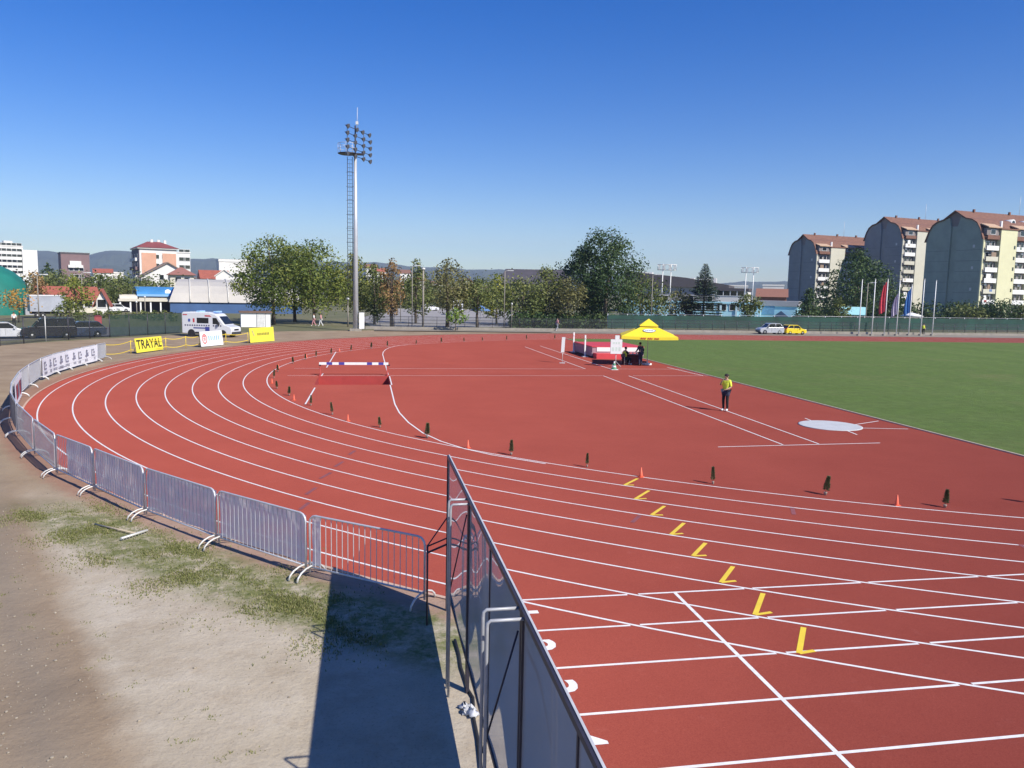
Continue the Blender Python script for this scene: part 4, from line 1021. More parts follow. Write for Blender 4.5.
for k in range(5):
    for s_ in ((-2.4,-.5,1.6,3.4) if k != 4 else (-2.3,-.1,1.4,3.2)):
        pz = U*s_ + Vector((0,0,z0+.2+k*.76-.1)) + NRM*.25
        a_ = link('lamp', LAMP, t, pz, rn); link('lens', LENS, a_)
q = MB(); q.tube([(.2,.3,z1-.3),(.25,.3,z1+2.3)], .03, 5); q.cbox((.2,.3,z1+.55),(.30,.20,.35)); q.build('lightning_rod', STEELW, t)

# ------------------------------------------------------------------ lamp posts
def lamp_post(label, px, d, pytop, r=.09, style='plain', m=None, pybase=326):
    p = XY(px, d, pybase); H = ZT(px, pytop, d)
    t = thing('lamp_post', label, 'lamp post', (p.x, p.y, 0), face_yaw(p))
    q = MB(); q.tube([(0,0,0),(0,0,H)], [r, r*.7], 8); q.build('pole', m or CONC, t)
    q = MB()
    if style == 'arm': q.tube([(0,0,H-.1),(.3,0,H+.05),(.8,0,H+.1)], .04, 5); q.cbox((.95,0,H+.08),(.5,.22,.12))
    else: q.lathe([(r,0),(r*2.0,.12),(r*1.6,.28),(.02,.34)], 10, (0,0,H-.02))
    q.build('lamp_head', STEELW, t)
    return t
lamp_post('thick pale concrete lamp post in front of the car park', 423, 103, 270, .14)
lamp_post('thin pale lamp post just left of the thick concrete one', 412, 112, 266, .07, 'arm')
lamp_post('thin lamp post near the reddish trees by the floodlight mast', 400.5, 125, 281, .06)
lamp_post('thin lamp post standing before the dark roofed hall', 504, 112, 271, .07, 'arm')
lamp_post('short thin post on the lawn by the car park', 511.5, 108, 305, .06)
lamp_post('thin grey lamp post behind the yellow umbrella', 650.8, 116, 275, .07, 'arm')
lamp_post('pale lamp post before the green dome on the left', 39.3, 100, 275, .07, 'arm', pybase=322)
lamp_post('lamp post before the orange roofed house on the left', 83.5, 112, 273, .06, 'arm', pybase=322)
lamp_post('thin post in front of the blue roofed hall', 145.5, 118, 298, .08, 'plain', pybase=318)
lamp_post('pale post under the cream canopy left of the blue roof', 137, 125, 303, .08, 'plain', pybase=318)
lamp_post('lamp post with a hooked arm between the flagpoles', 864.6, 124, 283, .08, 'arm', pybase=333)
lamp_post('thin post between the maple and the floodlight mast', 348, 104, 300, .10, 'plain', pybase=328)
for px, pyt, d, lab in ((665, 264, 150, 'tall twin post floodlight frame behind the yellow umbrella'), (747.5, 267, 165, 'tall twin post floodlight frame left of the apartment blocks')):
    p = XY(px, d, 315); H = ZT(px, pyt, d)
    t = thing('twin_floodlight', lab, 'floodlight frame', (p.x, p.y, 0), face_yaw(p), 'twin post floodlight frames')
    for x in (-.75, .75): q = MB(); q.tube([(x,0,0),(x,0,H)], .11, 6); q.build('post', STEELW, t)
    q = MB()
    for z in (H-.1, H-1.1): q.tube([(-1.7,0,z),(1.7,0,z)], .07, 5)
    for x in (-1.7,-.75,.75,1.7): q.tube([(x,0,H-1.15),(x,0,H)], .05, 5)
    q.build('frame', STEELW, t)
    for x in (-1.4,-.5,.5,1.4):
        for z in (H-.35, H-.85): q = MB(); q.lathe([(.1,0),(.24,.2),(.24,.24)], 8); q.xf(Matrix.Translation((x,-.1,z)) @ Matrix.Rotation(PI/2, 4, 'X')); q.build('lamp', STEELW, t)

# ------------------------------------------------------------------ fences
def rail_fence():
    p0, p1 = Vector((-31, 52.6, 0)), Vector((66, 53.4, 0)); d = p1-p0; n = 54; L = d.length
    t = thing('perimeter_fence', 'dark metal perimeter fence with a low concrete plinth along the far side', 'fence', p0, math.atan2(d.y, d.x))
    q = MB(); q.box((0,-.12,0),(L,.12,.32)); q.build('plinth', CONC, t)
    pmh = MB(); pmh.tube([(0,0,.3),(0,0,1.65)], .03, 5); pm_ = pmh.mesh('post', DARKST)
    for i in range(n+1): link('post', pm_, t, (L*i/n, 0, 0))
    q = MB()
    for z in (.75, 1.2, 1.62): q.tube([(0,0,z),(L,0,z)], .02, 4)
    q.build('rail', DARKST, t)
    q = MB(); q.poly([(0,.02,.35),(L,.02,.35),(L,.02,1.6),(0,.02,1.6)]); q.build('wire_mesh', netmat('thin_wire', (.10,.11,.11), .22), t)
rail_fence()
def wind_fence():
    a_, b_ = Vector((2.2,57.5,0)), Vector((92,68.5,0)); d = b_-a_; L = d.length
    t = thing('windscreen_fence', 'long fence covered in dark green windscreen cloth behind the far straight', 'fence', a_, math.atan2(d.y, d.x))
    q = MB(); N = 90
    for i in range(N):
        x0, x1 = L*i/N, L*(i+1)/N; y0, y1 = .05*math.sin(i*1.3), .05*math.sin((i+1)*1.3)
        q.poly([(x0,y0,.25),(x1,y1,.25),(x1,y1,2.05),(x0,y0,2.05)], smooth=True)
    q.build('windscreen', mat('green_windscreen', (.007,.046,.032), .7, .45, .35), t, fixn=False)
    pmh = MB(); pmh.tube([(0,.1,0),(0,.1,2.25)], .045, 6); pm_ = pmh.mesh('post', STEEL)
    for i in range(31): link('post', pm_, t, (L*i/30, 0, 0))
    q = MB(); q.tube([(0,.1,2.2),(L,.1,2.2)], .025, 5); q.build('rail', STEEL, t)
wind_fence()
def chain_fence():
    pts = [G(-60,352), G(0,346), G(46,341.5), G(110,337.3), G(182,333.2)]
    t = thing('chain_link_fence', 'dark chain link fence in front of the parked cars on the left', 'fence', (pts[0].x, pts[0].y, 0))
    o_ = Vector((pts[0].x, pts[0].y, 0)); P = [p-o_ for p in pts]
    for k, (a_, b_) in enumerate(zip(P, P[1:])):
        n = max(2, round((b_-a_).length/2.4))
        for i in range(n):
            c = a_.lerp(b_, i/n); q = MB(); q.tube([(c.x,c.y,0),(c.x,c.y,2.2)], .04, 6); q.build('post', STEELW if (k == 2 and i == 0) else DARKST, t)
        q = MB(); q.poly([a_+Vector((0,0,.05)), b_+Vector((0,0,.05)), b_+Vector((0,0,2.1)), a_+Vector((0,0,2.1))])
        q.build('wire_mesh', netmat('mesh_thin', (.05,.06,.06), .30) if k < 3 else netmat('mesh_dense', (.035,.06,.05), .72), t)
        q = MB()
        for z in (.1, 2.12): q.tube([a_+Vector((0,0,z)), b_+Vector((0,0,z))], .02, 5)
        q.build('rail', DARKST, t)
chain_fence()

# ------------------------------------------------------------------ flagpoles
fl = [(858.5,335.6,280), (871.5,335.6,279.5), (884,335.6,279.5), (896,335.6,281), (908.4,335.4,285), (920.3,335.6,279.5), (932,335.6,281)]
flab = ['bare white flagpole, leftmost of the row', 'bare white flagpole just left of the red flag', 'white flagpole carrying the red flag', 'white flagpole carrying the pale striped flag', 'white flagpole carrying the blue flag', 'bare white flagpole just right of the blue flag', 'bare white flagpole, rightmost of the row']
def flag(p, H, m, label, w_=.95, L=2.7, mm=None):
    t = thing('flag', label, 'flag', (p.x, p.y, 0), face_yaw(p)); q = MB(); nx, nz = 14, 14
    for i in range(nx+1):
        for j in range(nz+1):
            u, v = i/nx, j/nz
            x = -.06 - w_*u*(.42+.35*math.sin(v*2.2)); y = .14*math.sin(u*13+v*2)*u; z = H-.15 - L*v*(1-.0*u) - 1.3*u*(1-v)*.6 - .5*u*v
            q.v.append((x, y, z))
    for i in range(nx):
        for j in range(nz): k = i*(nz+1)+j; q.face([k,k+nz+1,k+nz+2,k+1], 0 if mm is None else (0 if i % 6 < 3 else 1), True)
    q.build('cloth', [m, mm] if mm else m, t, fixn=False)
    q = MB()
    for z in (H-.2, H-L): q.tube([(-.01,0,z),(-.07,0,z)], .012, 4)
    q.build('clip', STEEL, t)
for i, (px, pb, pt2) in enumerate(fl):
    p = G(px, pb); d = (p-CAM).dot(FH); H = ZT(px+2, pt2, d)
    t = thing('flagpole', flab[i], 'flagpole', (p.x, p.y, 0), 0, 'white flagpoles beyond the far straight')
    q = MB(); q.tube([(0,0,0),(0,0,H)], [.075,.05], 8); q.build('pole', WHITEP, t)
    q = MB(); q.lathe([(.05,0),(.08,.06),(.04,.13)], 8, (0,0,H-.02)); q.build('finial', STEELW, t)
    q = MB(); q.cbox((0,0,.1),(.4,.4,.2)); q.build('base_block', CONC, t)
    if i == 2: flag(p, H, mat('flag_red', (.62,.06,.08), .8), 'red flag hanging limp from its pole', 1.1, 4.2)
    if i == 3: flag(p, H-1.4, mat('flag_white', (.62,.56,.66), .8), 'pale lilac and dark flag hanging limp from its pole', 1.0, 3.0, mat('flag_dark', (.30,.25,.38), .8))
    if i == 4: flag(p, H-.1, mat('flag_blue', (.06,.20,.50), .8), 'blue flag hanging limp from its pole', 1.0, 3.6)

# ------------------------------------------------------------------ vehicles
TYRE = MB().lathe([(.18,-.10),(.30,-.10),(.325,-.06),(.325,.06),(.30,.10),(.18,.10)], 18); TYRE.xf(Matrix.Rotation(PI/2, 4, 'X')); TYM = TYRE.mesh('tyre', BLACK)
RIM = MB().lathe([(.03,-.105),(.19,-.09),(.19,.09),(.03,.105)], 14); RIM.xf(Matrix.Rotation(PI/2, 4, 'X')); RMM = RIM.mesh('rim', STEELW)
def wheel(t, x, y, s=1.0):
    a_ = link('wheel', TYM, t, (x, y, .325*s)); a_.scale = (s, 1, s); link('rim', RMM, a_)
HEADL = mat('headlamp', (.75,.77,.80), .1, .05, 3); TAILL = mat('tail_lamp', (.45,.02,.02), .2, .1, 3)
def car(name, label, p, rz, paint, body, glass, L, W, wx=1.25, ws=1.0, roof=None):
    t = thing(name, label, 'car', (p.x, p.y, 0), rz)
    q = MB(); q.prism(body, -W/2, W/2, 'y'); o = q.build('body', paint, t)
    bv = o.modifiers.new('bevel', 'BEVEL'); bv.width = .07; bv.segments = 2; bv.limit_method = 'ANGLE'
    q = MB(); q.prism(glass, -W/2+.10, W/2-.10, 'y'); q.build('windows', GLASSD, t)
    top = sorted(glass, key=lambda a: -a[1])[:2]; xa, xb = sorted(a[0] for a in top); zt = max(a[1] for a in glass)
    q = MB(); q.prism([(xa-.12,zt-.02),(xb+.10,zt-.03),(xb-.1,zt+.05),(xa+.05,zt+.06)], -W/2+.08, W/2-.08, 'y'); q.build('roof', paint, t)
    gl = sorted(glass, key=lambda a: a[1])[:2]; ga, gb = sorted(a[0] for a in gl); zb_ = gl[0][1]
    q = MB()
    for s_ in (-1, 1):
        y = s_*(W/2-.09)
        q.tube([(gb,y,zb_),(xb,y,zt)], .035, 5); q.tube([(ga,y,zb_),(xa,y,zt)], .05, 5); q.tube([((ga+gb)/2-.1,y,zb_),((xa+xb)/2-.05,y,zt)], .04, 5)
    q.build('pillars', paint, t)
    for s_ in (-1, 1):
        for x in (-wx, wx): wheel(t, x, s_*(W/2-.10), ws)
        q = MB(); q.cbox((L/2-.10, s_*(W/2-.25), .66),(.16,.34,.15)); q.build('headlight', HEADL, t)
        q = MB(); q.cbox((-L/2+.06, s_*(W/2-.2), .80),(.12,.26,.16)); q.build('tail_light', TAILL, t)
        q = MB(); q.cbox((gb-.25, s_*(W/2+.06), zb_+.06),(.14,.20,.13)); q.build('mirror', paint, t)
        q = MB(); q.cbox((.1, s_*(W/2+.006), .62),(.015,.012,.55)); q.cbox((-.35, s_*(W/2+.012), .80),(.16,.02,.03)); q.build('door_trim', BLACK, t)
    q = MB(); q.cbox((L/2-.02,0,.42),(.08,W*.7,.14)); q.build('grille', BLACK, t)
    return t
HB = [(-2.0,.25),(-1.75,.22),(1.85,.22),(2.02,.34),(2.05,.55),(1.95,.74),(1.0,.93),(-1.85,.97),(-2.02,.80)]
HG = [(1.05,.92),(.35,1.40),(-1.35,1.43),(-1.88,.96)]
SV = [(-2.2,.25),(-1.9,.22),(2.0,.22),(2.2,.36),(2.22,.75),(2.1,.95),(1.15,1.10),(-2.1,1.12),(-2.22,.9)]
SVG = [(1.25,1.08),(.65,1.74),(-1.95,1.78),(-2.12,1.10)]
WCAR = mat('white_car_paint', (.72,.73,.75), .25, .03, 1, coat=.6); BCAR = mat('black_car_paint', (.014,.014,.022), .22, .1, 1, coat=.6); DBCAR = mat('dark_blue_car_paint', (.03,.045,.085), .25, .1, 1, coat=.6)
SILV = mat('silver_car_paint', (.55,.56,.60), .3, .05, 1, .4, coat=.5); YCAR = mat('yellow_car_paint', (.78,.58,.02), .3, .04, 1, coat=.5); GREYCAR = mat('grey_car_paint', (.22,.24,.27), .3, .05, 1, coat=.5)
rl = math.atan2(32.1-20.8, -54.9+59.8)
p = G(4,338.5); car('parked_car', 'white hatchback car parked behind the chain link fence at the left edge', p, rl+PI*.0-.75, WCAR, HB, HG, 4.1, 1.72)
p = G(49,338); car('parked_van', 'black people carrier parked behind the chain link fence', p, rl+PI-.75, BCAR, SV, SVG, 4.45, 1.85, 1.35, 1.08)
p = G(82,336.8); car('parked_car', 'dark blue car parked behind the chain link fence beside the black people carrier', p, rl+PI-.75, DBCAR, HB, HG, 4.1, 1.72)
p = Vector((22.9,50.6,0)); car('parked_car', 'silver car with a black front parked beyond the far straight', p, PI-.04, SILV, [(x*.84,z) for x,z in HB], [(x*.84,z) for x,z in HG], 3.45, 1.66, 1.05, .95)
p = Vector((26.3,50.4,0)); car('parked_car', 'small yellow car parked beyond the far straight', p, .06, YCAR, [(x*.76,z*.9) for x,z in HB], [(x*.76,z*.88) for x,z in HG], 3.1, 1.5, .95, .85)
for px, d, m, lab in ((430,190,WCAR,'white car parked far back in the grey car park'), (117,140,WCAR,'white car under the trees left of the cream canopy')):
    p = XY(px, d, 313); car('parked_car', lab, p, face_yaw(p)+.3, m, HB, HG, 4.1, 1.72)
p = XY(458, 160, 312); t = thing('parked_van', 'plain white box van parked among the trees behind the car park', 'van', (p.x, p.y, 0), face_yaw(p))
q = MB(); q.box((-1.0,0,.5),(1.0,4.2,3.0)); q.build('box_body', WCAR, t); q = MB(); q.prism([(-1.4,.5),(0,.5),(0,2.2),(-.6,2.15),(-1.35,1.2)], -.95, .95, 'x'); q.build('cab', WCAR, t)
q = MB(); q.poly([(-.8,-.64,2.08),(.8,-.64,2.08),(.8,-1.36,1.25),(-.8,-1.36,1.25)]); q.build('windscreen', GLASSD, t)
for x in (-.85,.85):
    for y in (-.6, 3.2):
        a_ = link('wheel', TYM, t, (x, y, .33), PI/2); link('rim', RMM, a_)
# ambulance
pr, pf = G(183,336.3), G(230,337.8); d = pf-pr
p = (pr+pf)/2 + Vector((d.y,-d.x,0)).normalized()*-1.0
t = thing('ambulance', 'white ambulance van with blue stripe and roof lights parked on the dirt', 'ambulance', (p.x, p.y, 0), math.atan2(d.y, d.x)); t.scale = (.93,.93,.95); Lh, Wh = 2.85, 1.0
body = [(-Lh,.42),(-Lh+.05,.32),(2.75,.30),(2.85,.42),(2.87,.85),(2.75,1.08),(2.05,1.30),(1.35,2.12),(1.0,2.40),(.3,2.55),(-Lh+.15,2.55),(-Lh,2.40)]
q = MB(); q.prism(body, -Wh, Wh, 'y'); o = q.build('body', WCAR, t); bv = o.modifiers.new('bevel', 'BEVEL'); bv.width = .09; bv.segments = 2; bv.limit_method = 'ANGLE'
q = MB(); q.poly([(2.02,-.84,1.36),(2.02,.84,1.36),(1.36,.78,2.14),(1.36,-.78,2.14)]); q.xf(Matrix.Translation((.025,0,.02))); q.build('windscreen', GLASSD, t, fixn=False)
for s_ in (-1, 1):
    y = s_*(Wh+.012)
    q = MB(); q.poly([(1.55,y,1.36),(.72,y,1.36),(.72,y,2.0),(1.15,y,2.0)]); q.build('cab_window', GLASSD, t, fixn=False)
    q = MB(); q.poly([(.25,y,1.42),(-1.10,y,1.42),(-1.10,y,1.98),(.25,y,1.98)]); q.build('side_window', GLASSD, t, fixn=False)
    q = MB(); q.poly([(.35,y,.62),(-.15,y,.62),(-.15,y,1.05),(.35,y,1.05)]); q.poly([(-.15,y,.86),(-1.5,y,.86),(-1.5,y,.98),(-.15,y,.98)]); q.build('blue_stripe', mat('ambulance_blue', (.05,.06,.28), .4), t, fixn=False)
    q = MB()
    x = -2.5
    while x < 1.7:
        if abs(x-.5) > .12: q.poly([(x,y,1.12),(x+.15,y,1.12),(x+.15,y,1.26),(x,y,1.26)])
        x += .27
    q.build('dark_lettering', mat('ambulance_ink', (.05,.05,.12), .5), t, fixn=False)
    q = MB(); q.poly([(-2.2,y,2.22),(-2.7,y,2.22),(-2.7,y,2.32),(-2.2,y,2.32)]); q.poly([(.6,y,2.12),(-.15,y,2.12),(-.2,y,2.26),(.4,y,2.26)])
    q.poly([(-1.35,y,1.5),(-1.55,y,1.5),(-1.55,y,1.9),(-1.35,y,1.9)]); q.build('red_marks', mat('ambulance_red', (.55,.05,.06), .5), t, fixn=False)
    q = MB(); q.poly([(-1.85,y,1.55),(-2.1,y,1.55),(-2.1,y,1.85),(-1.85,y,1.85)]); q.build('blue_emblem', mat('emblem_blue', (.06,.10,.35), .5), t, fixn=False)
    q = MB(); q.box((-1.3, s_*Wh-.02 if s_ > 0 else -Wh-.03, .36),(1.1, Wh+.03 if s_ > 0 else -Wh+.02, .52)); q.build('side_skirt', BLACK, t)
    q = MB(); q.cbox((1.45, s_*(Wh+.14), 1.42),(.12,.22,.3)); q.build('mirror', BLACK, t)
    for x in (-1.75, 1.85): wheel(t, x, s_*(Wh-.10), 1.05)
    for x in (-1.75, 1.85):
        q = MB(); q.lathe([(.42,-.006),(.42,.006)], 18); q.xf(Matrix.Translation((x, s_*(Wh+.004), .36)) @ Matrix.Rotation(PI/2, 4, 'X')); q.build('wheel_arch', BLACK, t)
    q = MB(); q.cbox((2.72, s_*.72, .92),(.26,.34,.24)); q.build('headlight', HEADL, t)
    q = MB(); q.cbox((-Lh, s_*.86, 1.2),(.06,.16,.5)); q.build('tail_light', TAILL, t)
q = MB(); q.cbox((2.80,0,.45),(.22,1.9,.28)); q.build('bumper', mat('dark_plastic', (.05,.05,.055), .6), t)
q = MB(); q.cbox((2.86,0,.80),(.06,.9,.16)); q.build('grille', BLACK, t)
for x in (.75, -1.2): q = MB(); q.cbox((x,0,2.62),(.35,1.1,.14)); q.build('roof_light', mat('blue_beacon', (.35,.55,.85), .2), t)
# kiosk
p = XY(256, 99, 330); t = thing('kiosk', 'small white kiosk with a flat brown roof beside the maple', 'kiosk', (p.x, p.y, 0), face_yaw(p)+.05)
q = MB(); q.box((-1.75,0,0),(1.75,2.2,1.75)); q.build('wall', WHITEP, t); q = MB(); q.box((-1.95,-.2,1.752),(1.95,2.4,1.95)); q.build('roof', mat('brown_sheet', (.16,.10,.075), .7), t)
q = MB(); q.box((.15,-.02,.1),(1.0,-.002,1.6)); q.build('door', mat('off_white', (.62,.62,.60), .5), t)
for x in (.08, 1.1): q = MB(); q.box((x,-.05,0),(x+.06,-.004,1.75)); q.build('door_post', mat('grey_paint', (.3,.3,.3), .6), t)

# ------------------------------------------------------------------ trees
def env(kind, v):
    if kind == 'round': return math.sqrt(max(0, 1-(2*v-1)**2))
    if kind == 'maple': return .62+.38*(v/.3) if v < .3 else math.sqrt(max(0, 1-((v-.3)/.72)**2))
    if kind == 'oval': return max(.05, math.sin(PI*(.08+.92*v)**.85))**.75
    if kind == 'cone': return (1-v)**.75*.95+.04
    if kind == 'bush': return math.sqrt(max(0, 1-v*v))
    return .8
def crown_mesh(rr, W, H0, H1, kind, lm, leaf, dens, clump=1.0, depthf=1.0):
    mb = MB(); Hc = H1-H0; nC = max(9, int(34*clump)); cl = []
    area = .7*W*Hc; N = int(dens*area*4.2/(leaf*leaf*.36))
    k = 0
    while len(cl) < nC and k < 800:
        k += 1; v = (len(cl)+rr.random())/nC; a = rr.uniform(0, 2*PI); e = env(kind, v)
        rc = W*rr.uniform(.13,.24)*(.5+.5*e)/clump**.35
        r = max(0, W/2*e*rr.uniform(.86,1.12) - rc*.75)*math.sqrt(rr.uniform(.25,1))
        cl.append((Vector((r*math.cos(a), r*math.sin(a)*depthf, H0+rc*.5+(Hc-rc*1.2)*v)), rc, rr.random()))
    tot = sum(c[1]**2 for c in cl)
    for c, rc, tb in cl:
        n = max(12, int(N*rc*rc/tot)); sq = rr.uniform(.75,1.1)
        for i in range(n):
            d = Vector((rr.gauss(0,1), rr.gauss(0,1), rr.gauss(0,1)+.15)).normalized(); r = rc*rr.uniform(.4,1.0)*rr.choice([1,1,1.12,1.3])
            p = c + Vector((d.x*r, d.y*r, d.z*r*sq*.9)); 
            if p.z < H0*.6: continue
            nrm = (d*.8 + Vector((rr.gauss(0,.6), rr.gauss(0,.6), rr.gauss(0,.6)+.35))).normalized(); x = nrm.orthogonal().normalized(); x = Matrix.Rotation(rr.uniform(0,6.3), 3, nrm) @ x; y = nrm.cross(x)
            s = leaf*rr.uniform(.5,1.15); 
            mb.poly([p-x*s*.5, p+y*s*.33, p+x*s*.55, p-y*s*.33], 0, min(1, max(0, tb*.55+.45*rr.random())))
    return mb, cl
def tree(label, px, d, pytop, wpx, kind, lm, frac=.25, leaf=None, dens=1.0, clump=1.0, trunk=.03, name='broadleaf_tree', seed=0, pyb=322, group='trees beyond the far fence', depthf=1.0, multi=1):
    rr = random.Random(seed*17+int(px*7)); p = XY(px, d, pyb); H = ZT(px, pytop, d); W = wpx*d/F_*(1.12 if kind in ('cone', 'bush') else 1.42)
    leaf = leaf or max(.20, d*.0034)
    t = thing(name, label, 'tree' if frac > .05 else 'shrub', (p.x, p.y, 0), face_yaw(p), group)
    mb, cl = crown_mesh(rr, W, H*frac, H, kind, lm, leaf, dens, clump, depthf)
    tk = MB(); r0_ = max(.06, H*trunk*.55)
    for k in range(multi):
        ox = (k-(multi-1)/2)*W*.14 + rr.uniform(-.1,.1); top = Vector((ox*1.6+rr.uniform(-.03,.03)*W, rr.uniform(-.03,.03)*W, H*(.62+.1*rr.random())))
        pts = [Vector((ox,0,0)), Vector((ox*1.05+rr.uniform(-.1,.1),0,H*.2)), top.lerp(Vector((ox,0,0)), .35), top]; tk.tube(pts, [r0_*1.25, r0_, r0_*.75, r0_*.3], 7)
        for c, rc, _ in rr.sample(cl, min(len(cl), max(4, 9//multi))):
            f = rr.uniform(.35,.8); s_ = pts[1].lerp(pts[3], f); tk.tube([s_, s_.lerp(c, .5)+Vector((0,0,.05*H)), c], [r0_*.45, r0_*.3, r0_*.1], 5)
    tk.build('trunk', BARK, t); mb.build('crown', lm, t, tint=True)
    return t
L_MAPLE = leafmat('maple_leaves', [(0., (0.064,0.096,0.021)), (.45, (0.137,0.184,0.036)), (.8, (0.243,0.263,0.058)), (1., (0.372,0.350,0.078))])
L_OLIVE = leafmat('olive_leaves', [(0., (0.071,0.096,0.028)), (.5, (0.137,0.167,0.046)), (1., (0.272,0.277,0.091))])
L_DARK = leafmat('dark_leaves', [(0., (0.029,0.058,0.021)), (.6, (0.058,0.104,0.034)), (1., (0.130,0.163,0.058))])
L_MID = leafmat('mid_leaves', [(0., (0.059,0.090,0.024)), (.6, (0.125,0.156,0.041)), (1., (0.250,0.242,0.068))])
L_RUST = leafmat('rust_leaves', [(0., (0.133,0.086,0.038)), (.5, (0.283,0.180,0.076)), (1., (0.499,0.312,0.123))])
L_BROWN = leafmat('brown_olive_leaves', [(0., (0.094,0.092,0.036)), (.5, (0.180,0.175,0.065)), (1., (0.300,0.277,0.104))])
L_YELL = leafmat('yellow_green_leaves', [(0., (0.100,0.136,0.026)), (.5, (0.215,0.247,0.046)), (1., (0.429,0.398,0.078))])
L_BRIGHT = leafmat('bright_leaves', [(0., (0.083,0.156,0.020)), (.6, (0.183,0.281,0.041)), (1., (0.333,0.374,0.082))])
L_ORANGE = leafmat('orange_leaves', [(0., (0.200,0.156,0.041)), (.5, (0.433,0.265,0.061)), (1., (0.632,0.312,0.068))])
L_RED = leafmat('dark_red_leaves', [(0., (0.065,0.023,0.023)), (.6, (0.143,0.046,0.039)), (1., (0.234,0.117,0.065))])
L_SPR = leafmat('spruce_needles', [(0., (0.021,0.042,0.029)), (.6, (0.044,0.075,0.047)), (1., (0.091,0.117,0.065))], .08)
TREES = [
 # px, d, top, w, kind, leaf, frac, dens, clump, label
 (18,98,287,34,'round',L_ORANGE,.30,.30,1.,'sparse small orange tree in front of the green dome'),
 (36,125,270,26,'oval',L_RUST,.15,.7,1.,'rusty brown tree right of the green dome'),
 (56,152,270,30,'round',L_OLIVE,.1,.9,1.,'olive green tree behind the grey truck'),
 (50,200,262,12,'oval',L_DARK,.2,.8,.7,'small dark tree rising above the olive tree behind the truck'),
 (76,106,274,27,'oval',L_YELL,.15,.7,1.1,'yellow and orange tinged young tree before the red roofed house'),
 (70,100,300,34,'bush',L_MID,.02,.7,1.,'low green bush below the red roof beside the grey truck'),
 (99,155,271,34,'round',L_MID,.1,.9,1.,'dark green tree behind the red roofed house'),
 (120,150,275,30,'round',L_OLIVE,.1,.9,1.,'olive tree left of the cream canopy'),
 (148,185,277,20,'round',L_OLIVE,.1,.8,1.,'small olive tree in front of the orange apartment house'),
 (165,190,279,18,'round',L_MID,.1,.8,1.,'small green tree in front of the white gabled house'),
 (274,106,233,62,'maple',L_MAPLE,.13,1.,1.6,'large yellow-green maple beside the white kiosk'),
 (314,110,239,64,'maple',L_MAPLE,.13,.95,1.5,'large olive maple between the kiosk and the floodlight mast'),
 (295,116,241,56,'maple',L_MAPLE,.13,.95,1.4,'large maple standing between and behind the two front maples'),
 (354,114,251,40,'oval',L_YELL,.12,.7,1.2,'yellowish tree directly behind the floodlight mast'),
 (374,112,262,32,'oval',L_OLIVE,.06,.9,1.,'brownish green tree just right of the floodlight mast'),
 (392,107,257,26,'oval',L_RUST,.14,.6,1.,'thin rusty tree with a bare dark trunk right of the mast'),
 (416,118,257,30,'oval',L_OLIVE,.1,.7,1.,'thin brown tree behind the thick concrete lamp post'),
 (448,105,256,46,'oval',L_BROWN,.18,.7,1.2,'tall open brown-green tree in the middle of the car park edge'),
 (456,100,308,18,'round',L_BRIGHT,.28,.7,.8,'small bright green young tree in front of the tall open brown-green tree'),
 (478,106,276,34,'round',L_OLIVE,.32,.8,1.,'olive tree with a straight bare trunk at the car park edge'),
 (497,122,273,32,'oval',L_YELL,.10,.85,1.,'yellow-green tree left of the dark roofed hall'),
 (522,116,276,46,'round',L_OLIVE,.06,.95,1.,'brown-green tree in front of the dark roofed hall'),
 (545,120,264,46,'oval',L_OLIVE,.06,.9,1.2,'yellowing tree left of the big dark green tree'),
 (568,114,276,38,'round',L_BROWN,.08,.7,1.1,'small brown tree at the foot of the big dark green tree'),
 (585,124,240,50,'oval',L_DARK,.10,1.,1.5,'dark green tree forming the left side of the big clump'),
 (604,119,226,66,'maple',L_DARK,.10,1.1,2.,'biggest dark green tree, rising highest behind the high jump mat'),
 (641,126,274,48,'round',L_MID,.12,.85,1.1,'mid green tree behind the yellow umbrella'),
 (626,122,303,22,'bush',L_DARK,.02,.7,.8,'low dark green bush left of the yellow umbrella'),
 (676,128,288,28,'round',L_BROWN,.08,.8,1.,'brownish green shrub left of the spruce'),
 (690,127,298,22,'bush',L_RED,.02,.9,.8,'dark red shrub at the foot of the spruce'),
 (747,130,292,25,'round',L_MID,.25,.9,1.,'small round tree with a thin trunk before the pale blue building'),
 (808,135,287,38,'cone',L_DARK,.04,1.,1.3,'dense broad cone shaped tree before the first apartment block'),
 (853,158,247,64,'oval',L_DARK,.06,1.,1.7,'big dark tree between the first and second apartment blocks'),
 (838,146,297,26,'bush',L_MID,.02,.9,.9,'green shrub at the foot of the big dark tree near the flagpoles'),
 (884,170,284,34,'round',L_DARK,.06,.8,1.,'dark tree behind the red flag'),
 (968,160,302,32,'round',L_OLIVE,.08,.85,1.,'olive tree in front of the third apartment block'),
 (1001,158,298,38,'round',L_DARK,.08,.9,1.,'dark green tree in front of the third apartment block at the right'),
 (1030,158,300,32,'round',L_MID,.08,.9,1.,'mid green tree cut by the right edge of the picture'),
]
for i, (px, d, top, wd, kind, lm, fr, dn, clp, lab) in enumerate(TREES):
    tree(lab, px, d, top, wd, kind, lm, fr, None, dn, clp, seed=i, name='shrub' if kind == 'bush' else 'broadleaf_tree', trunk=.045 if px in (392,448,478) else .032, pyb=320, multi=2 if px in (316,272) else 1)
